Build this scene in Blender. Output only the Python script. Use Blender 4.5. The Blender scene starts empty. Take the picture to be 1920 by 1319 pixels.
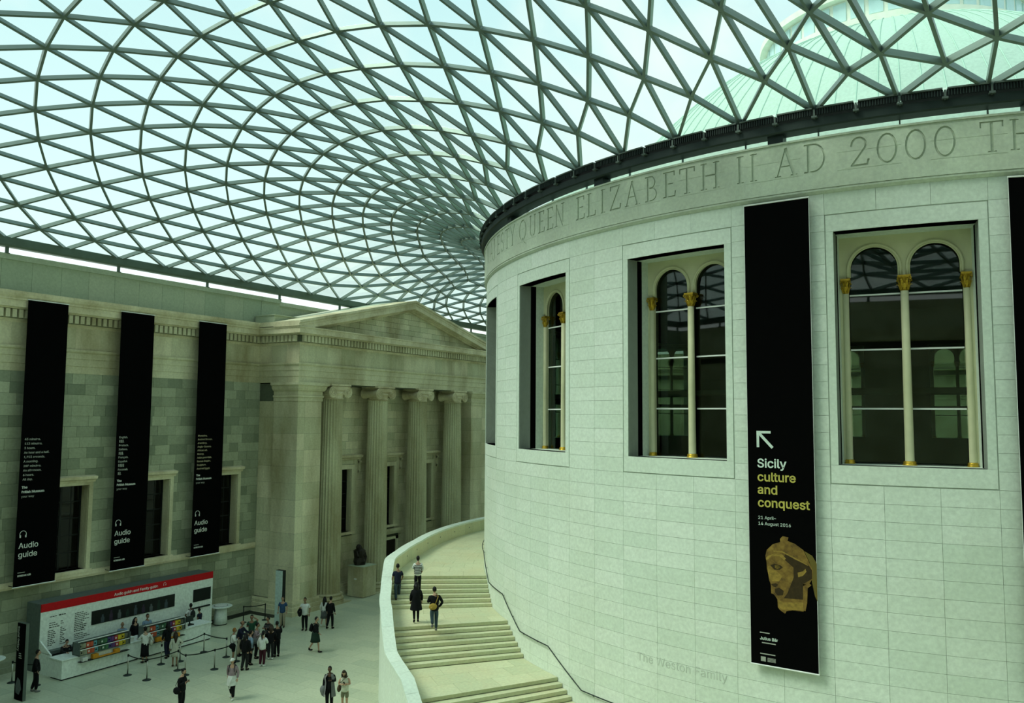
import bpy, bmesh, math, random
import numpy as np
from mathutils import Vector, Matrix, Euler
random.seed(7); rng = np.random.RandomState(7)
SC = bpy.context.scene; COL = SC.collection
PI = math.pi
def R(d): return math.radians(d)
# ---------------------------------------------------------------- camera
# world: x east, y north, z up, origin on the round building's axis at floor level
CAMP = np.array([4.0049, -48.3389, 12.2]); FPX = 1523.63
RT = np.array([0.863924, 0.503572, 0.007157]); UP = np.array([0.034024, -0.072538, 0.996785]); BK = np.array([0.502472, -0.860903, -0.079801])
cd = bpy.data.cameras.new('camera'); cam = bpy.data.objects.new('camera', cd); COL.objects.link(cam)
cd.sensor_fit = 'HORIZONTAL'; cd.sensor_width = 36.0; cd.lens = FPX / 1920 * 36; cd.clip_end = 600; cd.clip_start = .1
cam.matrix_world = Matrix(((RT[0], UP[0], BK[0], CAMP[0]), (RT[1], UP[1], BK[1], CAMP[1]), (RT[2], UP[2], BK[2], CAMP[2]), (0, 0, 0, 1)))
SC.camera = cam
def px(P):
    v = np.asarray(P, float) - CAMP; d = -(v @ BK)
    if d < .2: return None
    return 960 + FPX * (v @ RT) / d, 659.5 - FPX * (v @ UP) / d, d
# ---------------------------------------------------------------- light
SC.view_settings.view_transform = 'Standard'; SC.view_settings.look = 'None'
SC.view_settings.exposure = 0.0; SC.view_settings.gamma = 1.0; SC.view_settings.use_curve_mapping = False
SC.cycles.max_bounces = 7; SC.cycles.diffuse_bounces = 3; SC.cycles.glossy_bounces = 3; SC.cycles.transparent_max_bounces = 14
SC.cycles.transmission_bounces = 3; SC.cycles.caustics_reflective = False; SC.cycles.caustics_refractive = False
W = bpy.data.worlds.new('sky'); SC.world = W; W.use_nodes = True
nt = W.node_tree; nt.nodes.clear()
def N(nt, t, **kw):
    n = nt.nodes.new(t)
    for k, v in kw.items():
        if k.startswith('_'): n.inputs[k[1:].replace('_', ' ')].default_value = v
        else: setattr(n, k, v)
    return n
def L(nt, a, b): nt.links.new(a, b)
def ramp(nt, fac, stops, interp='LINEAR'):
    r = N(nt, 'ShaderNodeValToRGB'); r.color_ramp.interpolation = interp
    e = r.color_ramp.elements
    while len(e) < len(stops): e.new(.5)
    for el, (p, c) in zip(e, stops): el.position = p; el.color = (*c, 1) if len(c) == 3 else c
    if fac is not None: L(nt, fac, r.inputs[0])
    return r.outputs[0]
def mixc(nt, fac, a, b, mode='MIX'):
    m = N(nt, 'ShaderNodeMix', data_type='RGBA', blend_type=mode)
    for s, v in ((0, fac), (6, a), (7, b)):
        if hasattr(v, 'links'): L(nt, v, m.inputs[s])
        elif s == 0: m.inputs[s].default_value = v
        else: m.inputs[s].default_value = (*v, 1)
    return m.outputs[2]
tc = N(nt, 'ShaderNodeTexCoord'); sx = N(nt, 'ShaderNodeSeparateXYZ'); L(nt, tc.outputs['Generated'], sx.inputs[0])
base = ramp(nt, sx.outputs['Z'], [(0.0, (.80, .80, .72)), (.5, (.86, .93, .86)), (.53, (.88, .96, .92)), (.62, (.74, .90, .90)), (.78, (.52, .75, .80)), (1.0, (.42, .65, .74))])
mp = N(nt, 'ShaderNodeMapRange'); mp.inputs[1].default_value = -1; mp.inputs[2].default_value = 1
L(nt, sx.outputs['Z'], mp.inputs[0])
nt.links.new(mp.outputs[0], nt.nodes[-1].inputs[0]) if False else None
for l in list(nt.links):
    if l.to_node.type == 'VALTORGB': nt.links.remove(l)
rampnode = [n for n in nt.nodes if n.type == 'VALTORGB'][0]; L(nt, mp.outputs[0], rampnode.inputs[0])
nz = N(nt, 'ShaderNodeTexNoise', _Scale=2.6, _Detail=5.0, _Roughness=.55, _Distortion=.4); L(nt, tc.outputs['Generated'], nz.inputs['Vector'])
cl = ramp(nt, nz.outputs['Fac'], [(.46, (0, 0, 0)), (.62, (1, 1, 1))])
sky = mixc(nt, cl, base, (.84, .88, .86))
bg = N(nt, 'ShaderNodeBackground', _Strength=1.27); L(nt, sky, bg.inputs['Color'])
wo = N(nt, 'ShaderNodeOutputWorld'); L(nt, bg.outputs[0], wo.inputs[0])
sl = bpy.data.lights.new('sun', 'SUN'); sl.energy = 3.3; sl.angle = R(26); sl.color = (1.0, .98, .84)
sun = bpy.data.objects.new('sun', sl); COL.objects.link(sun)
sun.rotation_euler = Vector((.60, .52, -1.0)).normalized().to_track_quat('-Z', 'Y').to_euler(); sun.location = (-20, -60, 60)

# ---------------------------------------------------------------- materials
def base_mat(name):
    m = bpy.data.materials.new(name); m.use_nodes = True; t = m.node_tree; t.nodes.clear()
    o = N(t, 'ShaderNodeOutputMaterial'); b = N(t, 'ShaderNodeBsdfPrincipled'); L(t, b.outputs[0], o.inputs[0])
    return m, t, b, o
def plain(name, c, rough=.6, metal=0., var=.06, scale=3., spec=.3, emit=0):
    m, t, b, o = base_mat(name)
    nz = N(t, 'ShaderNodeTexNoise', _Scale=scale, _Detail=4.); tc = N(t, 'ShaderNodeTexCoord'); L(t, tc.outputs['Object'], nz.inputs['Vector'])
    lo = tuple(max(0, x * (1 - var)) for x in c); hi = tuple(min(1, x * (1 + var)) for x in c)
    L(t, ramp(t, nz.outputs['Fac'], [(.3, lo), (.7, hi)]), b.inputs['Base Color'])
    b.inputs['Roughness'].default_value = rough; b.inputs['Metallic'].default_value = metal; b.inputs['Specular IOR Level'].default_value = spec
    if emit: b.inputs['Emission Strength'].default_value = emit; b.inputs['Emission Color'].default_value = (*c, 1)
    m.diffuse_color = (*c, 1); return m
def stone(name, lo, hi, rnd='object', stain=(.2, .2, .12), amount=.35, scale=.35, rough=.75, bump=.15, vein=None, streak=1.):
    """per-block tone + broad stains + fine grain; positions in world space so neighbouring blocks share the stains"""
    m, t, b, o = base_mat(name)
    g = N(t, 'ShaderNodeNewGeometry')
    if rnd == 'object': rv = N(t, 'ShaderNodeObjectInfo').outputs['Random']
    elif rnd == 'island': rv = g.outputs['Random Per Island']
    else: rv = None
    if rv is not None: c = ramp(t, rv, [(0, lo), (1, hi)])
    else: c = tuple((a + b_) / 2 for a, b_ in zip(lo, hi))
    mpn = N(t, 'ShaderNodeMapping'); mpn.inputs['Scale'].default_value = (1, 1, 1 / streak); L(t, g.outputs['Position'], mpn.inputs['Vector'])
    nz = N(t, 'ShaderNodeTexNoise', _Scale=scale, _Detail=6., _Roughness=.6); L(t, mpn.outputs[0], nz.inputs['Vector'])
    f = ramp(t, nz.outputs['Fac'], [(.42, (0, 0, 0)), (.68, (amount,) * 3)])
    c2 = mixc(t, f, c, stain)
    fn = N(t, 'ShaderNodeTexNoise', _Scale=9., _Detail=5.); L(t, g.outputs['Position'], fn.inputs['Vector'])
    c3 = mixc(t, 1.0, c2, ramp(t, fn.outputs['Fac'], [(.3, (.9, .9, .9)), (.7, (1.06, 1.06, 1.06))]), 'MULTIPLY')
    if vein:
        vn = N(t, 'ShaderNodeTexNoise', _Scale=.8, _Detail=8., _Roughness=.7, _Distortion=2.5); L(t, g.outputs['Position'], vn.inputs['Vector'])
        vf = ramp(t, vn.outputs['Fac'], [(.47, (0, 0, 0)), (.5, (.3,) * 3), (.53, (0, 0, 0))]); c3 = mixc(t, vf, c3, vein)
    L(t, c3, b.inputs['Base Color']); b.inputs['Roughness'].default_value = rough; b.inputs['Specular IOR Level'].default_value = .25
    if bump:
        bp = N(t, 'ShaderNodeBump', _Strength=bump, _Distance=.02); L(t, fn.outputs['Fac'], bp.inputs['Height']); L(t, bp.outputs[0], b.inputs['Normal'])
    return m
def glass(name, tint, refl=.04):
    m = bpy.data.materials.new(name); m.use_nodes = True; t = m.node_tree; t.nodes.clear()
    o = N(t, 'ShaderNodeOutputMaterial'); tr = N(t, 'ShaderNodeBsdfTransparent'); tr.inputs[0].default_value = (*tint, 1)
    gl = N(t, 'ShaderNodeBsdfGlossy', _Roughness=.02); gl.inputs['Color'].default_value = (.9, .95, .92, 1)
    lw = N(t, 'ShaderNodeLayerWeight', _Blend=.5); pw_ = N(t, 'ShaderNodeMath', operation='POWER'); L(t, lw.outputs['Facing'], pw_.inputs[0]); pw_.inputs[1].default_value = 5.
    fr = N(t, 'ShaderNodeMath', operation='MULTIPLY_ADD'); L(t, pw_.outputs[0], fr.inputs[0]); fr.inputs[1].default_value = 1 - refl; fr.inputs[2].default_value = refl; mx = N(t, 'ShaderNodeMixShader'); L(t, fr.outputs[0], mx.inputs[0]); L(t, tr.outputs[0], mx.inputs[1]); L(t, gl.outputs[0], mx.inputs[2])
    L(t, mx.outputs[0], o.inputs[0]); return m
M = {}
M['drum'] = stone('pale_limestone_block', (.67, .77, .66), (.755, .835, .74), 'object', (.60, .67, .54), .4, .25, .6, .05, vein=(.58, .66, .58))
M['drum_s'] = stone('pale_limestone_joined', (.67, .77, .66), (.755, .835, .74), 'island', (.60, .67, .54), .4, .25, .6, .05, vein=(.58, .66, .58))
M['joint'] = plain('limestone_joint', (.54, .60, .52), .9)
M['frieze'] = stone('frieze_limestone', (.56, .65, .51), (.63, .71, .57), 'island', (.44, .47, .38), .5, .3, .65, .05, vein=(.42, .47, .42))
M['wall'] = stone('weathered_stone_block', (.21, .25, .17), (.48, .52, .36), 'object', (.17, .19, .11), .65, .22, .85, .3, streak=2.5)
M['wall_s'] = stone('weathered_stone_joined', (.22, .26, .18), (.46, .50, .35), 'island', (.17, .19, .11), .65, .22, .85, .3, streak=2.5)
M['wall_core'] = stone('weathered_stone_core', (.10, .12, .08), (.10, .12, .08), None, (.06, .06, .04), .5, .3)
M['portico'] = stone('portico_stone_block', (.56, .58, .38), (.78, .75, .52), 'object', (.26, .22, .10), .85, .3, .85, .25, streak=3.)
M['portico_s'] = stone('portico_stone_joined', (.58, .59, .39), (.76, .74, .51), 'island', (.26, .22, .10), .85, .3, .85, .25, streak=3.)
M['mould'] = stone('moulding_stone', (.74, .70, .48), (.74, .70, .48), None, (.36, .30, .15), .75, .5, .85, .2)
M['parapet'] = stone('parapet_stone', (.42, .50, .36), (.50, .56, .41), 'island', (.34, .40, .29), .4, .3, .8, .1, streak=4.)
M['floor'] = stone('floor_paving', (.47, .53, .39), (.58, .62, .45), 'object', (.40, .44, .31), .4, .2, .35, .02)
M['floor_s'] = stone('floor_paving_joined', (.47, .53, .39), (.58, .62, .45), 'island', (.40, .44, .31), .4, .2, .35, .02)
M['stair'] = stone('stair_stone', (.53, .57, .37), (.62, .64, .42), 'object', (.62, .55, .33), .5, .5, .45, .05, vein=(.55, .48, .3))
M['stair_s'] = stone('stair_stone_plain', (.54, .57, .36), (.54, .57, .36), None, (.52, .47, .27), .5, .6, .5, .05)
M['riser'] = stone('stair_riser_stone', (.36, .36, .20), (.40, .40, .22), 'object', (.34, .33, .18), .5, .6, .6, .05)
M['coping'] = stone('coping_stone', (.66, .76, .66), (.72, .80, .70), 'object', (.6, .68, .56), .4, .6, .5, .05)
M['steel'] = plain('grey_green_steel', (.20, .265, .235), .38, .35, .08)
M['steel_lt'] = plain('pale_grey_steel', (.42, .50, .44), .35, .3, .06)
M['beam'] = plain('edge_beam_steel', (.115, .165, .13), .5, .2, .08)
M['dark'] = plain('black_metal', (.006, .010, .009), .45, .2)
M['darkgrey'] = plain('dark_grey_metal', (.022, .035, .032), .45, .3)
M['boxgrey'] = plain('grey_louvre', (.10, .13, .115), .5, .3)
M['roofglass'] = glass('roof_glass', (.92, .98, .96), .012)
M['winglass'] = glass('window_glass', (.55, .64, .58), .045)
M['blackglass'] = glass('dark_window_glass', (.22, .25, .22), .025)
M['dome'] = stone('dome_cladding', (.44, .60, .51), (.46, .62, .53), None, (.47, .72, .59), .3, .12, .6, 0)
M['dome_line'] = plain('dome_seam', (.42, .64, .53), .6)
M['cream'] = plain('cream_paint', (.66, .66, .42), .5, 0, .05)
M['gold'] = plain('gilding', (.55, .36, .04), .38, .7, .25, 12.)
M['white'] = plain('white_paint', (.80, .84, .80), .5)
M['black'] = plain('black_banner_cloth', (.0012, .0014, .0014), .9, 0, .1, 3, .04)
M['dark_in'] = plain('dark_interior', (.035, .032, .018), .8)
M['bronze'] = plain('dark_bronze', (.02, .017, .012), .5, .2)
def tint(name, c, rough=.8): 
    if name not in M: M[name] = plain(name, c, rough, 0, .12, 8., .2)
    return M[name]

# ---------------------------------------------------------------- mesh helpers
class MB:
    def __init__(s): s.v = []; s.f = []; s.m = []
    def add(s, vs, fs, mi=0):
        o = len(s.v); s.v += [tuple(map(float, v)) for v in vs]; s.f += [tuple(i + o for i in f) for f in fs]; s.m += [mi] * len(fs)
    def box(s, x0, x1, y0, y1, z0, z1, mi=0, X=None):
        vs = [(x, y, z) for z in (z0, z1) for y in (y0, y1) for x in (x0, x1)]
        if X is not None: vs = [tuple(X @ Vector(v)) for v in vs]
        s.add(vs, [(0, 2, 3, 1), (4, 5, 7, 6), (0, 1, 5, 4), (2, 6, 7, 3), (0, 4, 6, 2), (1, 3, 7, 5)], mi)
    def beam(s, a, b, w, h, n=(0, 0, 1), mi=0, drop=0.):
        a = Vector(a); b = Vector(b); d = (b - a).normalized(); n = Vector(n); sd = d.cross(n).normalized(); n = sd.cross(d)
        vs = []
        for p in (a, b):
            for i, j in ((-1, -1), (1, -1), (1, 1), (-1, 1)): vs.append(p + sd * (i * w / 2) + n * (j * h / 2 - drop))
        s.add(vs, [(0, 1, 2, 3), (7, 6, 5, 4), (0, 4, 5, 1), (1, 5, 6, 2), (2, 6, 7, 3), (3, 7, 4, 0)], mi)
    def tube(s, pts, r, seg=8, mi=0, cap=True):
        pts = [Vector(p) for p in pts]; rs = r if isinstance(r, (list, tuple)) else [r] * len(pts)
        o = len(s.v); up = Vector((0, 0, 1)); prev = None
        for i, p in enumerate(pts):
            d = (pts[min(i + 1, len(pts) - 1)] - pts[max(i - 1, 0)]).normalized()
            if prev is None: a = d.cross(up) if abs(d.z) < .95 else d.cross(Vector((0, 1, 0)))
            else: a = prev - d * prev.dot(d)
            a.normalize(); prev = a; b = d.cross(a)
            for k in range(seg):
                t = 2 * PI * k / seg; s.v.append(tuple(p + (a * math.cos(t) + b * math.sin(t)) * rs[i]))
        for i in range(len(pts) - 1):
            for k in range(seg):
                k2 = (k + 1) % seg; s.f.append((o + i * seg + k, o + i * seg + k2, o + (i + 1) * seg + k2, o + (i + 1) * seg + k)); s.m.append(mi)
        if cap:
            s.f.append(tuple(o + k for k in range(seg))[::-1]); s.m.append(mi)
            s.f.append(tuple(o + (len(pts) - 1) * seg + k for k in range(seg))); s.m.append(mi)
    def lathe(s, prof, seg=24, c=(0, 0, 0), mi=0, rad=None, a0=0., a1=2 * PI, cap=True):
        o = len(s.v); full = abs(a1 - a0 - 2 * PI) < 1e-6; n = seg if full else seg + 1
        for r, z in prof:
            for k in range(n):
                t = a0 + (a1 - a0) * k / seg; rr = r * (rad(t, z) if rad else 1)
                s.v.append((c[0] + rr * math.cos(t), c[1] + rr * math.sin(t), c[2] + z))
        for i in range(len(prof) - 1):
            for k in range(seg):
                k2 = (k + 1) % n; s.f.append((o + i * n + k, o + i * n + k2, o + (i + 1) * n + k2, o + (i + 1) * n + k)); s.m.append(mi)
        if cap and full:
            if prof[0][0] > 1e-4: s.f.append(tuple(o + k for k in range(n))[::-1]); s.m.append(mi)
            if prof[-1][0] > 1e-4: s.f.append(tuple(o + (len(prof) - 1) * n + k for k in range(n))); s.m.append(mi)
    def bent(s, a0, a1, z0, z1, r0, r1, seg=1, mi=0):
        """box bent round the vertical axis: angles in degrees"""
        vs = []
        for k in range(seg + 1):
            a = R(a0 + (a1 - a0) * k / seg); c, sn = math.cos(a), math.sin(a)
            for r in (r0, r1):
                for z in (z0, z1): vs.append((r * c, r * sn, z))
        fs = []
        for k in range(seg):
            q = 4 * k; fs += [(q, q + 1, q + 5, q + 4), (q + 2, q + 6, q + 7, q + 3), (q, q + 4, q + 6, q + 2), (q + 1, q + 3, q + 7, q + 5)]
        q = 4 * seg; fs += [(0, 2, 3, 1), (q, q + 1, q + 3, q + 2)]
        s.add(vs, fs, mi)
    def ell(s, c, rx, ry, rz, seg=10, rings=7, mi=0, X=None, f=None):
        vs = [];  fs = []
        for i in range(rings + 1):
            ph = PI * i / rings
            for k in range(seg):
                t = 2 * PI * k / seg; v = Vector((rx * math.sin(ph) * math.cos(t), ry * math.sin(ph) * math.sin(t), rz * math.cos(ph)))
                if f: v = f(v)
                if X is not None: v = X @ v
                vs.append(v + Vector(c))
        for i in range(rings):
            for k in range(seg):
                k2 = (k + 1) % seg; fs.append((i * seg + k, (i + 1) * seg + k, (i + 1) * seg + k2, i * seg + k2))
        s.add(vs, fs, mi)
    def sweep(s, path, prof, closed=False, mi=0):
        """prof: (offset to the right-hand side of travel, z); path: xy points, mitred corners"""
        P = [Vector((p[0], p[1])) for p in path]; n = len(P); rings = []
        for i, p in enumerate(P):
            d0 = (p - P[i - 1]).normalized() if (i > 0 or closed) else None
            d1 = (P[(i + 1) % n] - p).normalized() if (i < n - 1 or closed) else None
            if d0 is None: d0 = d1
            if d1 is None: d1 = d0
            n0 = Vector((d0.y, -d0.x)); n1 = Vector((d1.y, -d1.x)); m = (n0 + n1); m = m / max(m.dot(n0), .2) if m.length > 1e-6 else n0
            rings.append([(p.x + m.x * o, p.y + m.y * o, z) for o, z in prof])
        o = len(s.v); k = len(prof)
        for r_ in rings: s.v += r_
        for i in range(n if closed else n - 1):
            i2 = (i + 1) % n
            for j in range(k):
                j2 = (j + 1) % k; s.f.append((o + i * k + j, o + i2 * k + j, o + i2 * k + j2, o + i * k + j2)); s.m.append(mi)
        if not closed:
            s.f.append(tuple(o + j for j in range(k))); s.m.append(mi); s.f.append(tuple(o + (n - 1) * k + j for j in range(k))[::-1]); s.m.append(mi)
    def prism(s, poly, axis, t0, t1, mi=0):
        """poly in the plane across axis; axis 'x': poly=(y,z); 'y': (x,z); 'z': (x,y)"""
        def P(u, v, t): return {'x': (t, u, v), 'y': (u, t, v), 'z': (u, v, t)}[axis]
        n = len(poly); vs = [P(u, v, t0) for u, v in poly] + [P(u, v, t1) for u, v in poly]
        s.add(vs, [tuple(range(n))[::-1], tuple(range(n, 2 * n))] + [(i, (i + 1) % n, n + (i + 1) % n, n + i) for i in range(n)], mi)
    def mesh(s, name, mats, smooth=False):
        me = bpy.data.meshes.new(name); me.from_pydata(s.v, [], s.f)
        for m in (mats if isinstance(mats, (list, tuple)) else [mats]): me.materials.append(m)
        if any(s.m): me.polygons.foreach_set('material_index', s.m)
        if smooth: me.polygons.foreach_set('use_smooth', [True] * len(me.polygons))
        me.update(); return me
    def build(s, name, mats, parent=None, smooth=False, fixn=True, **kw):
        me = s.mesh(name, mats, smooth)
        if fixn:
            bm = bmesh.new(); bm.from_mesh(me); bmesh.ops.recalc_face_normals(bm, faces=bm.faces); bm.to_mesh(me); bm.free()
        return obj(name, me, parent, **kw)
def obj(name, me, parent=None, loc=None, rotz=None, **kw):
    o = bpy.data.objects.new(name, me); COL.objects.link(o)
    if parent is not None: o.parent = parent
    if loc is not None: o.location = loc
    if rotz is not None: o.rotation_euler = (0, 0, rotz)
    for k, v in kw.items(): o[k] = v
    return o
def thing(name, label, cat, loc=(0, 0, 0), rotz=0., group=None, kind=None):
    o = obj(name, None, None, loc, rotz, label=label, category=cat)
    if group: o['group'] = group
    if kind: o['kind'] = kind
    return o
def struct(name, label):
    return obj(name, None, None, label=label, kind='structure', category=name.split('_')[0])
def world_build(mb, name, mats, parent, smooth=False, **kw):
    """mesh given in world coordinates, parented to a thing standing elsewhere"""
    o = mb.build(name, mats, parent, smooth, **kw)
    o.matrix_parent_inverse = parent.matrix_basis.inverted(); return o
def score(P):
    """how large a piece shows: 0 outside the frame"""
    q = px(P)
    if q is None or not (-15 < q[0] < 1935 and -15 < q[1] < 1334): return 0
    return 1 / q[2]
TEXTS = []
FNT = None
try:
    import os
    _p = os.path.join(bpy.utils.system_resource('DATAFILES'), 'fonts', 'Inter.woff2')
    if os.path.exists(_p): FNT = bpy.data.fonts.load(_p)
except Exception: FNT = None
def text(body, size, mat, parent, X, ext=.004, align='LEFT', name='lettering', bend=None, space=1., line=1., bold=0.):
    cu = bpy.data.curves.new(name, 'FONT'); cu.body = body; cu.size = size * (1.13 if FNT else 1)
    if FNT: cu.font = FNT
    cu.extrude = ext; cu.align_x = align; cu.space_character = space; cu.space_line = line
    cu.resolution_u = 3; cu.offset = bold
    o = bpy.data.objects.new(name, cu); COL.objects.link(o); TEXTS.append((o, mat, parent, X, bend)); return o
def flush_texts():
    dg = bpy.context.evaluated_depsgraph_get(); dg.update()
    for o, mat, parent, X, bend in TEXTS:
        me = bpy.data.meshes.new_from_object(o.evaluated_get(dg)); me.materials.clear(); me.materials.append(mat)
        nm = o.name.split('.')[0]
        if bend:
            for v in me.vertices: v.co = bend(X @ v.co)
        else: me.transform(X)
        cu = o.data; bpy.data.objects.remove(o); bpy.data.curves.remove(cu)
        t = obj(nm, me, parent)
        if parent is not None: t.matrix_parent_inverse = parent.matrix_basis.inverted()
    TEXTS.clear()
def many(cands, limit, part, parent, joined_name, stuff_mat, make_joined):
    """cands: (score, payload). The largest `limit` become objects through part(payload); the rest one joined piece"""
    cands.sort(key=lambda c: -c[0])
    for s_, c in cands[:limit]: part(c)
    rest = cands[limit:]
    if rest:
        mb = MB()
        for s_, c in rest: make_joined(mb, c)
        mb.build(joined_name, stuff_mat, parent, fixn=False, kind='stuff')
UNIT = MB(); UNIT.box(-.5, .5, -.5, .5, -.5, .5)
def unit(mat):
    me = UNIT.mesh('block', mat); return me
# ================================================================= the lattice glass roof
XW = -36.6; YS, YN = -51., 46.; RA = 22.3; BS = -8
Q = [6.841, 1.827, 1.019, 0.137, 0.435, -0.839, 0.253, -1.174, -0.669, -0.827, 0.186, -0.006, -0.862, 0.5, -0.543, -0.407, 0.414, 0.262, -0.671, 1.079, 0.273, -0.598, 0.227, -0.432, 0.166, -0.372, 0.59, 0.431, -0.456, -0.571, 0.124, -0.045, -0.296, 0.258, -0.298, 0.036, 0.225, -0.149, 0.078, 0.646, -0.4, 0.961, -0.108, 0.866, -0.585, -1.047, 1.48, -0.44, -0.402, -0.225, 0.134, 0.163, -0.134, -0.528, 0.053, -0.005, -0.174, 0.056, 0.729, -0.837, 0.067, 0.392, -0.181]
def roof_nodes():
    n_, m_ = 17, 16; s_ = BS + 19; JC = 27 - BS; b1 = 8 + n_; b2 = b1 + m_; b3 = b2 + m_; b4 = b3 + n_; b5 = b4 + (8 - BS)
    Y0, DY = -27.2, 2.925; YW = Y0 + DY * 8
    def J(b):
        if b <= BS: return JC - (BS - b)
        if b <= 8: return 27 - b
        if b <= b1: return 19 + (b - 8)
        if b <= b2: return 19 + n_ - (b - b1)
        if b <= b3: return 19 + n_ - m_ + (b - b2)
        if b <= b4: return 19 + n_ - (b - b3)
        if b <= b5: return 19 + (b - b4)
        return JC - (b - b5)
    def edge(b):
        if b <= BS: return (XW * (b + 19) / s_, YS)
        if b <= 8:
            t = (8 - b) / (8 - BS); return (XW, Y0 + DY * b + (YS - (Y0 + DY * BS)) * t ** 3)
        if b <= b1: return (XW, YW + (YN - YW) * (b - 8) / n_)
        if b <= b3: return (XW - 2 * XW * (b - b1) / (2 * m_), YN)
        if b <= b4: return (-XW, YN + (YW - YN) * (b - b3) / n_)
        if b <= b5: return (-XW, YW + (YS - YW) * (b - b4) / (8 - BS))
        return (-XW + XW * (b - b5) / s_, YS)
    keys = []; X = []; fix = []; T = []
    for b in range(-19, 101):
        Jb = J(b); par = (b + 1) % 2; e = np.array(edge(b)); th = R(-96.79 - 3 * (b + 17)); s0 = RA * np.array([math.cos(th), math.sin(th)])
        for j in range(par, Jb + 1, 2):
            t = j / Jb; keys.append((b % 120, j)); X.append(s0 + (e - s0) * t); fix.append(j == 0 or j == Jb); T.append((t, b))
    X = np.array(X); fix = np.array(fix); T = np.array(T); idx = {k: i for i, k in enumerate(keys)}
    bars = []
    for b, j in keys:
        for db, dj in ((0, 2), (1, 1), (-1, 1)):
            k = ((b + db) % 120, j + dj)
            if k in idx: bars.append((idx[(b, j)], idx[k]))
    I = np.array([x[0] for x in bars]); Jn = np.array([x[1] for x in bars]); Wt = np.bincount(I, minlength=len(X)) + np.bincount(Jn, minlength=len(X))
    for _ in range(4):
        S = np.zeros_like(X); np.add.at(S, I, X[Jn]); np.add.at(S, Jn, X[I]); X = np.where(fix[:, None], X, X + .9 * (S / Wt[:, None] - X))
    x, y = X[:, 0], X[:, 1]; yy = -y; a = RA; b = -XW + .02; c = -YS + .02; d = YN + .02; r = np.hypot(x, y)
    psi = (1 - x / b) * (1 + x / b) * (1 - yy / c) * (1 + yy / d)
    eta = psi / ((1 - a * x / (r * b)) * (1 + a * x / (r * b)) * (1 - a * yy / (r * c)) * (1 + a * yy / (r * d))); al = (r / a - 1) * psi
    be = 1 / (np.hypot(b - x, c - yy) / ((b - x) * (c - yy)) + np.hypot(b - x, d + yy) / ((b - x) * (d + yy)) + np.hypot(b + x, c - yy) / ((b + x) * (c - yy)) + np.hypot(b + x, d + yy) / ((b + x) * (d + yy))) * (1 - a / r)
    c2 = (x * x - y * y) / r ** 2; z = 20.6 + 1.18 * eta + al * (Q[0] * (1 + c2) / 2 + Q[1] * (1 - c2) / 2) + be * Q[2]
    t, bb = T[:, 0], T[:, 1]; bb = np.where(bb > 70, bb - 120, bb); u = np.clip((bb + 4) / 13, -1.3, 1.3)
    sm = lambda v: np.clip(v, 0, 1) ** 2 * (3 - 2 * np.clip(v, 0, 1)); tap = sm((bb + 34) / 14) * sm((30 - bb) / 16)
    B = np.array([4 * t * (1 - t) * np.cos(m * np.arccos(np.clip(2 * t - 1, -1, 1))) * np.cos(n * np.arccos(u / 1.3)) * tap for m in range(4) for n in range(5)])
    q = np.array(Q[3:]); return np.stack([x + q[:20] @ B, y + q[20:40] @ B, z + q[40:] @ B], 1), idx, bars, keys
RN, RI, RB, RK = roof_nodes()
ceiling = struct('ceiling', 'curved glass and steel lattice roof of triangles over the whole court')
tris = []
for (b, j) in RK:
    a = RI[(b, j)]
    if (b, j + 2) in RI:
        for db in (1, -1):
            k = ((b + db) % 120, j + 1)
            if k in RI: tris.append((a, RI[k], RI[(b, j + 2)]))
    if j == 0:
        k1 = ((b + 2) % 120, 0); k2 = ((b + 1) % 120, 1)
        if k1 in RI and k2 in RI: tris.append((a, RI[k1], RI[k2]))
nrm = np.zeros_like(RN)
for t in tris:
    n = np.cross(RN[t[1]] - RN[t[0]], RN[t[2]] - RN[t[0]]); n = n * (1 if n[2] > 0 else -1)
    for i in t: nrm[i] += n
nrm /= np.linalg.norm(nrm, axis=1)[:, None]
BW, BH = .10, .20
BARMESH = {}
def bar_part(c):
    a, b = c; pa, pb = Vector(RN[a]), Vector(RN[b]); n = Vector(nrm[a] + nrm[b]).normalized(); d = (pb - pa).normalized(); s = d.cross(n).normalized(); n = s.cross(d)
    L_ = (pb - pa).length - .16; mid = (pa + pb) / 2 - n * .0
    if not BARMESH: BARMESH['m'] = unit(M['steel'])
    o = obj('roof_bar', BARMESH['m'], ceiling)
    o.matrix_local = Matrix(((d.x * L_, s.x * BW, n.x * BH, mid.x), (d.y * L_, s.y * BW, n.y * BH, mid.y), (d.z * L_, s.z * BW, n.z * BH, mid.z), (0, 0, 0, 1)))
def bar_joined(mb, c):
    a, b = c; d = Vector(RN[b] - RN[a]).normalized() * .08; mb.beam(Vector(RN[a]) + d, Vector(RN[b]) - d, BW, BH, nrm[a] + nrm[b])
cand = []
for a, b in RB:
    m_ = (RN[a] + RN[b]) / 2; sc_ = score(m_)
    if sc_:
        p1, p2 = px(RN[a]), px(RN[b]); sc_ = math.hypot(p1[0] - p2[0], p1[1] - p2[1]) if p1 and p2 else 0
    cand.append((sc_, (a, b)))
many(cand, 300, bar_part, ceiling, 'roof_bars', M['steel'], bar_joined)
def pane_geo(mb, t):
    c = (RN[t[0]] + RN[t[1]] + RN[t[2]]) / 3; n = sum(nrm[i] for i in t); n = n / np.linalg.norm(n)
    vs = [RN[i] + (c - RN[i]) * .03 + n * h for h in (.115, .145) for i in t]
    mb.add(vs, [(0, 1, 2), (5, 4, 3), (0, 3, 4, 1), (1, 4, 5, 2), (2, 5, 3, 0)])
def pane_part(t):
    mb = MB(); pane_geo(mb, t); mb.build('glass_pane', M['roofglass'], ceiling, fixn=False)
cand = []
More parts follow.
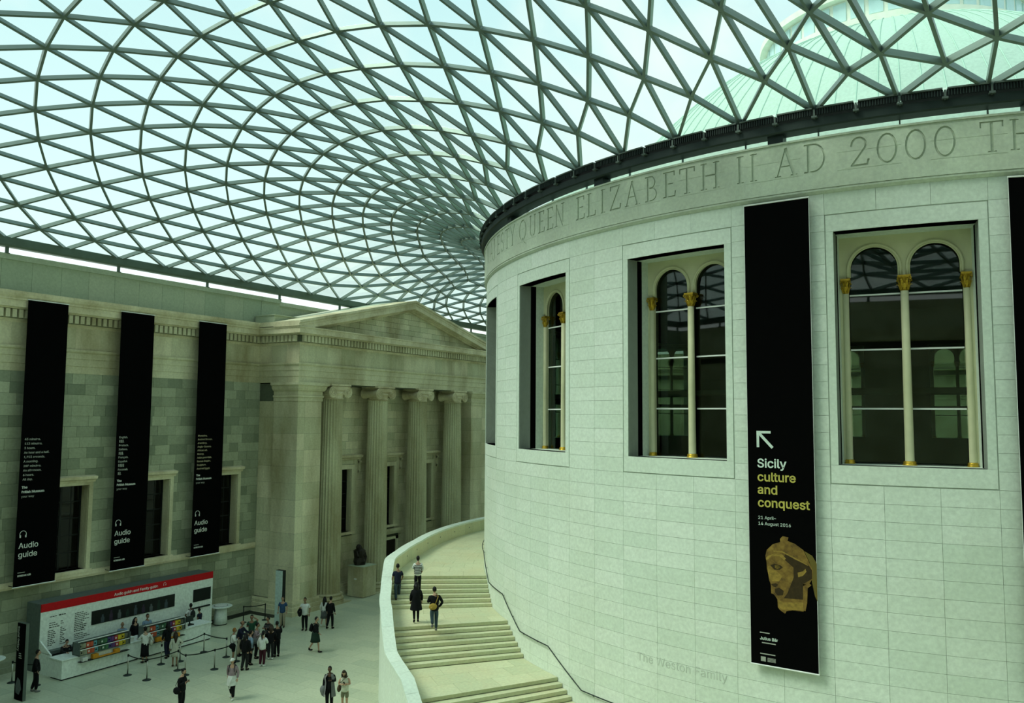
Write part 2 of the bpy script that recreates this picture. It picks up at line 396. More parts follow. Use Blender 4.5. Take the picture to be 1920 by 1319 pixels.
for t in tris:
    m_ = (RN[t[0]] + RN[t[1]] + RN[t[2]]) / 3; s_ = score(m_)
    if s_:
        ps = [px(RN[i]) for i in t]; s_ = abs((ps[1][0] - ps[0][0]) * (ps[2][1] - ps[0][1]) - (ps[2][0] - ps[0][0]) * (ps[1][1] - ps[0][1])) if all(ps) else 0
    cand.append((s_, t))
many(cand, 300, pane_part, ceiling, 'glass_panes', M['roofglass'], pane_geo)
mb = MB(); mb.lathe([(.09, -.10), (.105, -.06), (.105, .06), (.09, .09)], 10); NODE = mb.mesh('roof_node', M['steel'])
def node_part(i):
    o = obj('roof_node', NODE, ceiling, tuple(RN[i])); o.rotation_euler = Vector(nrm[i]).to_track_quat('Z', 'Y').to_euler()
def node_joined(mb, i):
    qn = Vector(nrm[i]).to_track_quat('Z', 'Y').to_matrix(); c = Vector(RN[i])
    for z in (-.12, .1):
        pass
    vs = [c + qn @ Vector((.1 * math.cos(k * PI / 3), .1 * math.sin(k * PI / 3), z)) for z in (-.09, .08) for k in range(6)]
    mb.add(vs, [tuple(range(6))[::-1], tuple(range(6, 12))] + [(k, (k + 1) % 6, 6 + (k + 1) % 6, 6 + k) for k in range(6)])
cand = [(score(RN[i]), i) for i in range(len(RN))]
many(cand, 300, node_part, ceiling, 'roof_nodes', M['steel'], node_joined)
# edge beam and its stub posts standing on the wall heads
mb = MB(); mb.sweep([(XW, YS), (XW, YN), (-XW, YN), (-XW, YS)], [(-.2, 20.2), (.14, 20.2), (.2, 20.3), (.2, 20.66), (-.2, 20.66)], True)
mb.build('edge_beam', M['beam'], ceiling)
mb = MB(); mb.tube([(0, 0, 19.85), (0, 0, 20.22)], .085, 10); mb.tube([(0, 0, 19.86), (0, 0, 19.9)], .14, 10); PM = mb.mesh('post', M['beam'])
for k in range(17):
    y = -50.6 + 5.85 * k
    for x in (XW, -XW): obj('beam_post', PM, ceiling, (x, y, 0))
for k in range(12):
    for y in (YN, YS): obj('beam_post', PM, ceiling, (-32 + 5.85 * k, y, 0))
# ================================================================= round building in the middle of the court
drum = thing('round_building', 'huge round pale limestone building with carved frieze and arched windows, court centre', 'building')
RD = 22.3; MW = 3.75; A0 = -90.3; CH = .5125
WIN = [A0 + 18.75 * i for i in range(-9, 10)]          # left groove angle of each window
def in_window(m):
    return (m % 96) in {(5 * i) % 96 + k for i in range(-9, 10) for k in range(3)} and True
WM = set()
for i in range(-9, 10):
    for k in range(3): WM.add((5 * i + k) % 96)
g = .004
def block_mesh(h, dr=0.):
    mb = MB(); mb.bent(g / RD * 57.3, MW - g / RD * 57.3, g, h - g, RD - .16, RD + dr, 2); return mb.mesh('stone_block', M['drum'])
BM = block_mesh(CH); BMT = block_mesh(.75)
cand = []
for m in range(96):
    a = A0 + MW * m
    for r_ in range(37):
        if 20 <= r_ < 36 and m in WM: continue
        z = CH * r_
        mid = R(a + MW / 2); P = (RD * math.cos(mid), RD * math.sin(mid), z + .25)
        facing = (CAMP[0] - P[0]) * math.cos(mid) + (CAMP[1] - P[1]) * math.sin(mid)
        s_ = score(P) ** 2 * max(facing, 0) if facing > 0 else 0
        cand.append((s_, (a, r_)))
def drum_block(c): obj('stone_block', BMT if c[1] == 36 else BM, drum, (0, 0, CH * c[1]), R(c[0]))
def drum_join(mb, c): mb.bent(c[0] + g / RD * 57.3, c[0] + MW - g / RD * 57.3, CH * c[1] + g, CH * c[1] + (.75 if c[1] == 36 else CH) - g, RD - .16, RD, 2)
many(cand, 300, drum_block, drum, 'stone_courses', M['drum_s'], drum_join)
OH = 4.98; ZB, ZT = 10.82, 17.91
def shell(r0, r1, z0, z1, mat, name):
    mb = MB()
    mb.bent(0, 360, z0, ZB, r0, r1, 96); mb.bent(0, 360, ZT, z1, r0, r1, 96)
    cs = sorted(w + 5.6 for w in WIN)
    for i, c in enumerate(cs):
        n_ = cs[(i + 1) % len(cs)] + (360 if i == len(cs) - 1 else 0)
        mb.bent(c + OH, n_ - OH, ZB, ZT, r0, r1, max(4, int((n_ - c) / 3)))
    return mb.build(name, mat, drum)
shell(RD - .54, RD - .03, 0, 20.84, M['joint'], 'wall_core')
shell(20.75, 21.5, 0, 20.84, M['drum_s'], 'inner_wall')
shell(20.6, 20.75, 0, 20.84, M['dark_in'], 'inner_lining')
mb = MB(); mb.bent(0, 360, 20.7, 20.9, 0.01, 21.3, 96); mb.build('room_ceiling', M['dark_in'], drum)
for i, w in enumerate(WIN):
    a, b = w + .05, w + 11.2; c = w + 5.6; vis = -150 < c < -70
    mb = MB(); mb.bent(c - OH - .7, c - OH - .015, ZB, ZT, 21.5, 21.765, 1); mb.bent(c + OH + .015, c + OH + .7, ZB, ZT, 21.5, 21.765, 1); mb.build('shadow_gap', M['black'], drum)  # solid black strips fill the wall cavity, its shade put in as colour
    mb = MB(); mb.bent(c - OH - .1, c + OH + .1, ZT + .001, ZT + .12, 21.49, 21.77, 4); mb.bent(c - OH - .1, c + OH + .1, ZB - .12, ZB - .001, 21.49, 21.77, 4); mb.build('window_soffit', M['drum'], drum)
    for nm, args in (('window_sill', (a + .03, b - .03, 10.25 + .035, ZB)), ('window_lintel', (a + .03, b - .03, ZT, 18.45 - .035)), ('window_jamb', (a + .03, c - OH, ZB + .005, ZT - .005)), ('window_jamb', (c + OH, b - .03, ZB + .005, ZT - .005))):
        mb = MB(); mb.bent(args[0], args[1], args[2], args[3], RD - .54, RD + .004, 6 if 'jamb' not in nm else 1); mb.build(nm, M['drum'], drum)
# frieze: overhanging band of cut stones, the inscription carved into them
mb = MB(); mb.bent(0, 360, 19.19, 20.83, RD - .5, RD + .03, 144); mb.build('frieze_core', M['joint'], drum)
mb = MB(); prof = [(RD - .1, 19.12), (RD + .03, 19.12), (RD + .10, 19.2), (RD + .10, 19.26), (RD - .1, 19.26)]
mb.lathe(prof + [prof[0]], 192, cap=False); mb.build('frieze_moulding', M['frieze'], drum)
mb = MB(); mb.bent(0, 360, 20.84, 20.9, RD - .5, RD + .16, 144); mb.build('frieze_cap', M['frieze'], drum)
def arc(cx, cy, rx, ry, a0, a1, n=10): return [(cx + rx * math.cos(R(a0 + (a1 - a0) * i / n)), cy + ry * math.sin(R(a0 + (a1 - a0) * i / n))) for i in range(n + 1)]
TK, TN = .10, .05
def sf(x, y, w=.16): return ([(x - w, y), (x + w, y)], .035)
GL = {  # letter: width, strokes [(points, thickness)], in units of cap height
 'E': (.5, [([(.12, 0), (.12, 1)], TK), ([(0, .98), (.48, .98), (.48, .84)], TN), ([(0, .02), (.5, .02), (.52, .2)], TN), ([(.12, .52), (.42, .52)], TN)]),
 'L': (.5, [([(.12, 0), (.12, 1)], TK), ([(0, .98), (.26, .98)], .035), ([(0, .02), (.5, .02), (.52, .2)], TN)]),
 'I': (.2, [([(.1, 0), (.1, 1)], TK), ([(0, .98), (.24, .98)], .035), ([(0, .02), (.24, .02)], .035)]),
 'H': (.72, [([(.12, 0), (.12, 1)], TK), ([(.62, 0), (.62, 1)], TK), ([(.12, .52), (.62, .52)], TN), ([(0, .98), (.24, .98)], .035), ([(0, .02), (.24, .02)], .035), ([(.5, .98), (.74, .98)], .035), ([(.5, .02), (.74, .02)], .035)]),
 'T': (.62, [([(.31, 0), (.31, .98)], TK), ([(0, .82), (.0, .98), (.62, .98), (.62, .82)], TN), ([(.19, .02), (.43, .02)], .035)]),
 'Z': (.6, [([(.04, .84), (.04, .98), (.54, .98), (.04, .03), (.56, .03), (.58, .2)], .065)]),
 'A': (.74, [([(.08, 0), (.37, 1)], TN), ([(.37, 1), (.66, 0)], TK), ([(.18, .36), (.56, .36)], .045), ([(0, .02), (.2, .02)], .035), ([(.54, .02), (.76, .02)], .035)]),
 'B': (.56, [([(.12, 0), (.12, 1)], TK), ([(0, .98), (.25, .98)] + arc(.25, .75, .2, .23, 90, -90) + [(.12, .52)], TN), ([(0, .02), (.28, .02)] + arc(.28, .27, .24, .25, -90, 90) + [(.12, .52)], TN)]),
 'Q': (.84, [(arc(.42, .5, .36, .48, 0, 360, 20), .075), ([(.38, .12), (.6, -.12), (.8, -.2)], .06)]),
 'U': (.68, [([(.12, 1), (.12, .35)] + arc(.34, .33, .22, .32, 180, 360) + [(.56, 1)], .07), ([(0, .98), (.24, .98)], .035), ([(.46, .98), (.68, .98)], .035)]),
 'N': (.74, [([(.12, 0), (.12, 1)], TN), ([(.12, 1), (.62, 0)], TK), ([(.62, 0), (.62, 1)], TN), ([(0, .02), (.24, .02)], .035), ([(.5, .98), (.74, .98)], .035)]),
 'Y': (.62, [([(.31, 0), (.31, .48)], TK), ([(.04, 1), (.31, .48), (.58, 1)], .07), ([(.19, .02), (.43, .02)], .035)]),
 'S': (.5, [(arc(.25, .74, .2, .23, 30, 240, 8) + [(.3, .5)] + arc(.25, .26, .21, .25, 50, -160, 8), .075)]),
 'J': (.3, [([(.16, 1), (.16, .1), (.02, -.12)], TK), ([(.04, .98), (.28, .98)], .035)]),
 'D': (.7, [([(.12, 0), (.12, 1)], TK), ([(0, .98), (.28, .98)] + arc(.28, .5, .36, .48, 90, -90, 12) + [(0, .02)], .06)]),
 '2': (.56, [([(.04, .72)] + arc(.27, .74, .22, .24, 160, -30, 10) + [(.04, .04), (.52, .04), (.56, .2)], .065)]),
 '0': (.66, [(arc(.33, .5, .28, .48, 0, 360, 20), .065)]),
 'M': (.86, [([(.1, 0), (.16, 1), (.43, .1), (.7, 1), (.76, 0)], .07)]),
 'R': (.62, [([(.12, 0), (.12, 1)], TK), ([(0, .98), (.25, .98)] + arc(.27, .75, .2, .23, 90, -90) + [(.12, .52)], TN), ([(.28, .52), (.6, 0)], TK)]),
 'G': (.76, [(arc(.42, .5, .36, .48, 50, 330, 16) + [(.72, .4)], .07), ([(.56, .4), (.78, .4)], .035)]),
 'C': (.7, [(arc(.42, .5, .36, .48, 50, 310, 16), .07)]), 'P': (.56, [([(.12, 0), (.12, 1)], TK), (arc(.25, .73, .22, .25, 90, -90), TN)]),
}
INS = [('A', -137.9), ('J', -136.1), ('E', -134.0), ('S', -132.3), ('T', -130.5), ('Y', -128.7), ('Q', -125.75), ('U', -123.3), ('E', -121.4), ('E', -119.7), ('N', -117.9), ('E', -114.5), ('L', -112.9), ('I', -111.3), ('Z', -109.65), ('A', -107.6), ('B', -105.4), ('E', -103.5), ('T', -101.7), ('H', -99.55), ('I', -96.87), ('I', -95.75), ('A', -93.1), ('D', -90.8), ('2', -87.6), ('0', -85.65), ('0', -83.7), ('0', -81.75), ('T', -78.7), ('H', -76.7), ('I', -75.2), ('S', -74.0),
       ('M', -140.6), ('R', -144.2), ('E', -145.9), ('H', -147.9)]
INS.sort(key=lambda t: t[1]); RF = RD + .12; DEG = PI / 180 * RF
edges_ = [INS[0][1] - 1.3]
for i in range(len(INS) - 1): 
    edges_.append((INS[i][1] + INS[i + 1][1]) / 2)
edges_.append(INS[-1][1] + 1.2)
ZL, HL = 19.80, .90
cells = []; cutters = []
for i, (ch, a) in enumerate(INS):
    e0, e1 = edges_[i], edges_[i + 1]; mb = MB(); g2 = .0
    mb.box(e0 * DEG + g2, e1 * DEG - g2, -.14, 0, 19.27, 20.835)
    me = mb.mesh('frieze_stone', M['frieze']); o = bpy.data.objects.new('frieze_stone', me); COL.objects.link(o)
    cb = MB(); w_, st = GL[ch]; wd = w_ * HL; x0 = a * DEG - wd / 2
    for pts, tk in st:
        tk = tk * HL * .95
        P = [(x0 + p[0] * HL, ZL + p[1] * HL) for p in pts]
        for k in range(len(P) - 1):
            (x1, z1), (x2, z2) = P[k], P[k + 1]; dx, dz = x2 - x1, z2 - z1; l_ = math.hypot(dx, dz)
            if l_ < 1e-5: continue
            ux, uz = dx / l_, dz / l_; e = tk * .42 * (1 if len(P) > 2 else .2); nx, nz_ = -uz * tk / 2, ux * tk / 2
            dd = .045 + .0007 * ((k * 7 + i) % 5)
            q = [(x1 - ux * e - nx, z1 - uz * e - nz_), (x2 + ux * e - nx, z2 + uz * e - nz_), (x2 + ux * e + nx, z2 + uz * e + nz_), (x1 - ux * e + nx, z1 - uz * e + nz_)]
            cb.prism(q, 'y', -dd, .02)
    for zz in (19.735, 20.29):
        if (i * 5) % 3: cb.box(e0 * DEG - .01, e1 * DEG + .01, -.006, .01, zz, zz + .012)
    cme = cb.mesh('cutter', M['frieze']); bm = bmesh.new(); bm.from_mesh(cme); bmesh.ops.recalc_face_normals(bm, faces=bm.faces); bm.to_mesh(cme); bm.free()
    co = bpy.data.objects.new('cutter', cme); COL.objects.link(co)
    bmx = bmesh.new(); bmx.from_mesh(me); bmesh.ops.recalc_face_normals(bmx, faces=bmx.faces); bmx.to_mesh(me); bmx.free()
    md = o.modifiers.new('b', 'BOOLEAN'); md.operation = 'DIFFERENCE'; md.solver = 'EXACT'; md.use_self = True; md.object = co
    cells.append((o, co))
dg = bpy.context.evaluated_depsgraph_get(); dg.update()
for o, co in cells:
    me = bpy.data.meshes.new_from_object(o.evaluated_get(dg)); me.name = 'frieze_stone'
    for v in me.vertices:
        a = v.co.x / RF; r_ = RF + v.co.y; v.co = (r_ * math.cos(a), r_ * math.sin(a), v.co.z)
    me.materials.clear(); me.materials.append(M['frieze'])
    n = obj('frieze_stone', me, drum)
    bpy.data.objects.remove(o); bpy.data.objects.remove(co)
span = edges_[0] + 360 - edges_[-1]; nf = 80; mb = MB()
for k in range(nf):
    a = edges_[-1] + span * k / nf; mb.bent(a + .01, a + span / nf - .01, 19.27, 20.835, RF - .14, RF, 2)
mb.build('frieze_stones', M['frieze'], drum, fixn=False, kind='stuff')
# donor's inscription low on the wall, raised but coloured darker like shaded engraving
text('The Weston Family', .47, M['joint'], drum, Matrix.Translation((-107.5 * PI / 180 * RD, 3.87, 0)), .006, bend=lambda v: Vector(((RD + v.z) * math.cos(v.x / RD), (RD + v.z) * math.sin(v.x / RD), v.y)), space=1.02, name='lettering')
# glazed strip, ring beam, louvred boxes round the rim
mb = MB(); mb.bent(0, 360, 20.9, 21.2, 22.0, 22.02, 120); mb.build('clerestory_glass', M['roofglass'], drum, fixn=False)
mb = MB(); mb.box(21.98, 22.06, -.02, .02, 20.9, 21.2); FM = mb.mesh('clerestory_mullion', M['steel'])
for k in range(60): obj('clerestory_mullion', FM, drum, (0, 0, 0), R(-84.7 + 6 * k))
mb = MB(); mb.box(22.0, 22.4, -.24, .24, 20.88, 21.3); FM = mb.mesh('rim_stub_column', M['darkgrey'])
for k in range(20): obj('rim_stub_column', FM, drum, (0, 0, 0), R(-93.9 + 18 * k))
prof = [(22.05, 21.16), (22.55, 21.16), (22.6, 21.2), (22.6, 21.44), (22.05, 21.44)]
mb = MB(); mb.lathe(prof + [prof[0]], 180, cap=False); mb.build('ring_beam', M['darkgrey'], ceiling)
mb = MB(); h_ = 1.37 * RD / 22.6
mb.bent(-1.38, 1.38, 21.50, 21.70, 22.38, 22.66, 2); mb.bent(-1.30, 1.30, 21.70, 21.715, 22.40, 22.64, 2)
for k in range(14): mb.bent(-1.3 + k * .19, -1.3 + k * .19 + .07, 21.51, 21.69, 22.66, 22.69, 1, 1)
mb.bent(-1.34, 1.34, 21.70, 21.745, 22.34, 22.72, 2, 2)
BX = mb.mesh('vent_box', [M['dark'], M['darkgrey'], M['boxgrey']])
mb = MB(); mb.bent(-.07, .07, 21.40, 21.68, 22.4, 22.7, 1); mb.bent(-.2, .2, 21.42, 21.48, 22.5, 22.72, 1); BK_ = mb.mesh('vent_bracket', M['boxgrey'])
for k in range(120):
    obj('vent_box', BX, ceiling, (0, 0, 0), R(-84.7 + 1.5 + 3 * k)); obj('vent_bracket', BK_, ceiling, (0, 0, 0), R(-84.7 + 3 * k))
# ---- dome seen through the roof glass
dome = thing('dome_roof', 'pale green ribbed dome with ring of lantern windows beyond the glass roof', 'dome', (0, 0, 0))
DP = [(21.4, 20.95), (21.4, 21.5), (16.45, 20.9), (16.42, 21.0), (16.2, 21.95), (15.82, 23.04), (15.29, 24.14), (14.63, 25.24), (13.83, 26.31), (12.9, 27.34), (11.85, 28.33), (10.7, 29.25), (9.44, 30.09), (8.1, 30.85), (6.68, 31.51)]
mb = MB()
NS = 120
for k in range(NS):
    a = 2 * PI * k / NS
    for i in range(len(DP) - 1): 
        pass
mb.lathe(DP, 240, cap=False); mb.build('dome_shell', M['dome'], dome, smooth=True)
mb = MB()
for k in range(NS):
    a = 2 * PI * k / NS; mb.tube([((r_ + .0) * math.cos(a), (r_ + .0) * math.sin(a), z + .02) for r_, z in DP[4:]], .022, 4)
mb.build('standing_seams', M['dome_line'], dome, fixn=False, kind='stuff')
mb = MB(); mb.lathe([(6.9, 31.3), (6.9, 31.75), (6.6, 31.8), (6.5, 31.8), (6.5, 33.0), (6.9, 33.02), (6.9, 33.35), (6.4, 33.5), (4.4, 34.6), (2.0, 35.2), (.02, 35.3)], 96, cap=False); mb.build('lantern', M['cream'] if False else plain('lantern_paint', (.78, .84, .72), .6), dome, smooth=False)
mb = MB(); mb.box(6.49, 6.55, -.32, .32, 31.95, 32.9); WMh = mb.mesh('lantern_window', plain('lantern_glazing', (.50, .72, .72), .15, 0, .05, 3, .6))
for k in range(48): obj('lantern_window', WMh, dome, (0, 0, 0), R(7.5 * k))
mb = MB(); mb.box(21.38, 21.5, -.35, .35, 20.95, 21.5); 
# ================================================================= arched windows of the round building
def arch_poly(xc, r, zs, n=14):
    return [(xc + r * math.cos(PI - PI * k / n), zs + r * math.sin(PI - PI * k / n)) for k in range(n + 1)]
def window_meshes():
    H = {}
    mb = MB(); zs = 16.88; rr = .70; hw = 1.86; zt = ZT + .05; y0, y1 = -.06, .06
    for xc in (-.84, .84):
        P = arch_poly(xc, rr, zs)
        for (xa, za), (xb, zb) in zip(P[:-1], P[1:]):
            mb.add([(xa, y0, za), (xb, y0, zb), (xb, y0, zt), (xa, y0, zt), (xa, y1, za), (xb, y1, zb), (xb, y1, zt), (xa, y1, zt)], [(0, 1, 2, 3), (7, 6, 5, 4), (0, 4, 5, 1), (2, 6, 7, 3)])
    for xa, xb in ((-hw, -.84 - rr), (-.14, .14), (.84 + rr, hw)): mb.box(xa, xb, y0, y1, 16.60, zt)
    mb.box(-hw, -1.58, y0, y1, ZB, 16.7); mb.box(1.58, hw, y0, y1, ZB, 16.7)
    H['frame'] = mb.mesh('arched_frame', M['cream'])
    mb = MB()
    for xc in (-.84, .84):
        mb.tube([(x, -.08, z) for x, z in [(xc - rr - .05, 16.62)] + arch_poly(xc, rr + .05, zs, 20) + [(xc + rr + .05, 16.62)]], .045, 8)
        mb.tube([(x, -.07, z) for x, z in [(xc - rr + .01, 16.62)] + arch_poly(xc, rr - .01, zs, 20) + [(xc + rr - .01, 16.62)]], .025, 6)
    H['archivolt'] = mb.mesh('archivolt', M['cream'], True)
    mb = MB(); mb.lathe([(.15, 0), (.15, .05), (.135, .1), (.13, .12), (.122, 2.5), (.112, 5.3)], 16); H['shaft'] = mb.mesh('column_shaft', M['cream'], True)
    mb = MB(); mb.lathe([(.20, -.02), (.20, .03), (.17, .05), (.185, .09), (.15, .13)], 16); H['colbase'] = mb.mesh('column_base', M['gold'], True)
    mb = MB(); mb.lathe([(.12, 0), (.135, .03), (.12, .05), (.13, .2), (.16, .38), (.2, .47)], 16)
    for ring, (n_, z0, hh, ro, ph) in enumerate(((8, .05, .2, .135, 0), (8, .12, .28, .15, PI / 8))):
        for k in range(n_):
            a = 2 * PI * k / n_ + ph; c, s_ = math.cos(a), math.sin(a); w_ = .05
            def P(r_, t_, z): return (r_ * c - t_ * s_, r_ * s_ + t_ * c, z)
            q = [(ro, .6, z0), (ro + .03, 1, z0 + hh * .5), (ro + .07, .8, z0 + hh * .9), (ro + .11, .5, z0 + hh), (ro + .12, .3, z0 + hh * .85)]
            vs = [P(r_ + d, sg * w_ * u, z) for r_, u, z in q for sg in (-1, 1) for d in (0, .02)]
            fs = []
            for i in range(len(q) - 1):
                o_ = 4 * i; fs += [(o_, o_ + 2, o_ + 6, o_ + 4), (o_ + 1, o_ + 5, o_ + 7, o_ + 3), (o_, o_ + 4, o_ + 5, o_ + 1), (o_ + 2, o_ + 3, o_ + 7, o_ + 6)]
            mb.add(vs, fs)
    for sx_ in (-1, 1):
        for sy_ in (-1, 1):
            pts = []
            for k in range(12):
                t = k / 11; rr_ = .055 * (1 - t * .7); th = PI + t * 2.2 * PI; u = .2 + rr_ * math.cos(th) * 1.0; pts.append((sx_ * u, sy_ * u, .44 + rr_ * math.sin(th)))
            mb.tube(pts, .018, 5)
    mb.box(-.23, .23, -.2, .2, .49, .54); mb.box(-.2, .2, -.18, .18, .46, .49)
    H['capital'] = mb.mesh('capital', M['gold'])
    for xn, xx in (('L', -.84), ('R', .84)):
        pass
    mb = MB()
    mb.box(-.72, .72, -.02, .02, -.025, .025); H['muntin'] = mb.mesh('muntin', M['white'])
    mb = MB(); P = [(-1.56, ZB), (1.56, ZB), (1.56, 17.7), (-1.56, 17.7)]; mb.prism(P, 'y', .075, .087); H['pane'] = mb.mesh('window_pane', M['winglass'])
    mb = MB(); mb.box(-1.8, -1.775 + .02, .05, .4, 10.82, 17.9); H['x'] = None
    return H
H = window_meshes()
for i, w in enumerate(WIN):
    c = w + 5.6; near = -150 < c < -70
    t = struct('window_%d' % (i + 1), 'tall twin arched window in the round building' if not near else
        {0: 'twin arched window between the black exhibition banner and right frame edge', 1: 'twin arched window left of the arrow banner, third from the left edge of the drum', 2: 'narrow looking twin arched window nearest the left curve of the drum but one', 3: 'sliver of window at the drum left silhouette'}[int(round((-84.7 - c) / 18.75))])
    t.location = (21.0 * math.cos(R(c)), 21.0 * math.sin(R(c)), 0); t.rotation_euler = (0, 0, R(c + 90))
    obj('arched_frame', H['frame'], t); obj('archivolt', H['archivolt'], t); obj('window_pane', H['pane'], t)
    for x in (-1.67, 0, 1.67):
        col_ = obj('column', H['shaft'], t, (x, -.12 if x == 0 else -.05, ZB)); col_.scale = (1, 1, 1) if x == 0 else (.78, .78, 1); obj('column_base', H['colbase'], col_); cp = obj('capital', H['capital'], col_, (0, 0, 5.28)); cp.scale = (.8, .8, .92)
    for x in (-.84, .84):
        for z in (16.07, 14.35, 12.52): obj('muntin', H['muntin'], t, (x, .04, z))
# galleries / bookcases of the dark room: something to see through the glass
mb = MB()
for zz in (8.2, 13.0): mb.bent(0, 360, zz, zz + .18, 18.8, 20.6, 96)
mb.build('gallery', M['dark_in'], drum)
# ================================================================= court walls
def entab(path, parent, closed=False, sgn=1, front=False):
    s = sgn
    for nm, mt, prof in (('architrave', 'portico_s', [(-.5, 14.25), (.02, 14.25), (.02, 14.62), (.05, 14.63), (.05, 15.0), (.08, 15.01), (.08, 15.30), (.15, 15.36), (.17, 15.42), (.17, 15.48), (-.5, 15.48)]),
                     ('frieze', 'mould', [(-.5, 15.48), (.02, 15.48), (.02, 16.62), (.08, 16.7), (.10, 16.78), (-.5, 16.78)]),
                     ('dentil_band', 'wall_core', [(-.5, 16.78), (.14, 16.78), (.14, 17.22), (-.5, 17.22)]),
                     ('cornice', 'mould', [(-.5, 17.22), (.36, 17.22), (.44, 17.3), (.55, 17.3), (.55, 17.62), (.6, 17.64), (.60, 17.72), (.66, 17.80), (.70, 17.93), (.70, 18.05), (-.5, 18.12)] if not front else [(-.5, 17.22), (.36, 17.22), (.44, 17.3), (.62, 17.3), (.62, 17.62), (.66, 17.64), (.66, 17.72), (-.5, 17.75)])):
        mb = MB(); mb.sweep(path, [(s * o, z) for o, z in prof], closed); mb.build(nm, M[mt], parent)
wall_w = struct('wall_west', 'long weathered grey green stone wall with dentil cornice on the left')
px0, px1 = -11.2, 10.84; XF = -33.1
path = [(XW, YN), (XW, px1), (XF, px1), (XF, px0), (XW, px0), (XW, YS)]
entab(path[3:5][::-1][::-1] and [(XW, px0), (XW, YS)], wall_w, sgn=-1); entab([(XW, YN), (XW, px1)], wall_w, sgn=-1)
# wall body with window openings
WWIN = [(-37.2 + 4.89 * k) for k in range(-2, 6)]; WWIN = [-23.57 + 4.89 * k for k in range(-5, 3)] + [17.0 + 4.89 * k for k in range(0, 6)]
def wall_body(y0, y1, wins, x, mat, name, parent, z1=14.25, thick=.9, zlo=4.2, zhi=8.5, hw=1.1, zsill=None):
    mb = MB(); ys = sorted(wins); cur = y0
    for w in ys:
        mb.box(x - thick, x, cur, w - hw, 0, z1); mb.box(x - thick, x, w - hw, w + hw, 0, zlo); mb.box(x - thick, x, w - hw, w + hw, zhi, z1); cur = w + hw
    mb.box(x - thick, x, cur, y1, 0, z1); return mb.build(name, mat, parent)
wall_body(YS, px0 + .3, [w for w in WWIN if w < px0], XW - .04, M['wall_core'], 'wall_core', wall_w)
wall_body(px1 - .3, YN, [w for w in WWIN if w > px1], XW - .04, M['wall_core'], 'wall_core', wall_w)
mb = MB(); mb.box(XW - .9, XW - .5, px0, px1, 0, 14.25); mb.build('wall_core', M['wall_core'], wall_w)
mb = MB(); mb.box(XW - .9, XW - .3, YS, YN, 14.25, 18.1); mb.build('wall_core', M['wall_core'], wall_w)
bh = .546; cand = []
def split(a, b, off, ln):
    out = []; y = a; first = ln * off
    while y < b - .02:
        l_ = first if first > .15 else ln * random.choice([.7, 1., 1., 1.25]); first = 0
        out.append((y, min(y + l_, b))); y += l_
    return out
for r_ in range(26):
    z0 = .06 + bh * r_; z1 = z0 + bh
    if z1 > 14.27: z1 = 14.25
    for a, b in ((YS, px0 + .13), (px1 - .13, YN)):
        segs = [(a, b)]
        if z1 > 4.2 - .3 and z0 < 8.7:
            segs = []; cur = a
            for w in WWIN:
                if a < w < b: segs.append((cur, w - 1.32)); cur = w + 1.32
            segs.append((cur, b))
        for s0, s1 in segs:
            for ya, yb in split(s0, s1, random.random(), .95):
                P = (XW, (ya + yb) / 2, (z0 + z1) / 2); cand.append((score(P), (ya, yb, z0, z1, XW - .1, XW + rng.uniform(-.006, .006))))
bl = unit(M['wall'])
def wall_block(c, parent=None, me=None):
    ya, yb, z0, z1, x0, x1 = c; o = obj('stone_block', me or bl, parent or wall_w); o.matrix_local = Matrix.Translation(((x0 + x1) / 2, (ya + yb) / 2, (z0 + z1) / 2)) @ Matrix.Diagonal((x1 - x0, yb - ya - .012, z1 - z0 - .012, 1))
def wall_join(mb, c): ya, yb, z0, z1, x0, x1 = c; mb.box(x0, x1, ya + .006, yb - .006, z0 + .006, z1 - .006)
many(cand, 300, wall_block, wall_w, 'stone_courses', M['wall_s'], wall_join)
# plinth steps, sill course under the windows, parapet and coping
def steps(path, parent, mat, sgn=-1):
    mb = MB()
    for o, za, zb in ((.42, 0, .26), (.30, .26, .5), (.17, .5, .66), (.08, .66, .78)):
        mb.sweep(path, [(sgn * -.3, za), (sgn * o, za), (sgn * o, zb), (sgn * -.3, zb)])
    mb.build('plinth', mat, parent)
steps([(XW, px0 + .4), (XW, YS)], wall_w, M['wall_s']); steps([(XW, YN), (XW, px1 - .4)], wall_w, M['wall_s'])
mb = MB(); mb.box(XW - .02, XW + .16, YS, px0, 3.88, 4.12); mb.box(XW - .02, XW + .11, YS, px0, 3.78, 3.88); mb.box(XW - .02, XW + .16, px1, YN, 3.88, 4.12); mb.build('sill_course', M['mould'], wall_w)
def parapet(y0, y1, x, zt, n0, parent, thick=.6):
    k = max(1, int((y1 - y0) / 1.45)); d = (y1 - y0) / k
    mb = MB()
    for i in range(k): mb.box(x - thick, x + rng.uniform(-.004, .004), y0 + d * i + .006, y0 + d * (i + 1) - .006, 18.05, zt - .27)
    mb.build('parapet', M['parapet'], parent, fixn=False)
    mb = MB(); mb.box(x - thick - .06, x + .09, y0, y1 + .03, zt - .27, zt); mb.build('coping', M['parapet'], parent)
parapet(YS, -11.2, XW + .0, 19.88, 0, wall_w); parapet(-11.19, -9.6, XW, 19.88, 0, wall_w)
parapet(-9.58, 10.0, XW - 1.1, 19.92, 0, wall_w, .4); parapet(10.02, YN, XW, 19.88, 0, wall_w)
mb = MB(); mb.sweep([(XW, -9.6), (XW, px0 - .02)], [(-.0, 18.05), (.3, 18.1), (.3, 18.45), (.1, 18.6), (0, 18.6)]); 
cand = []
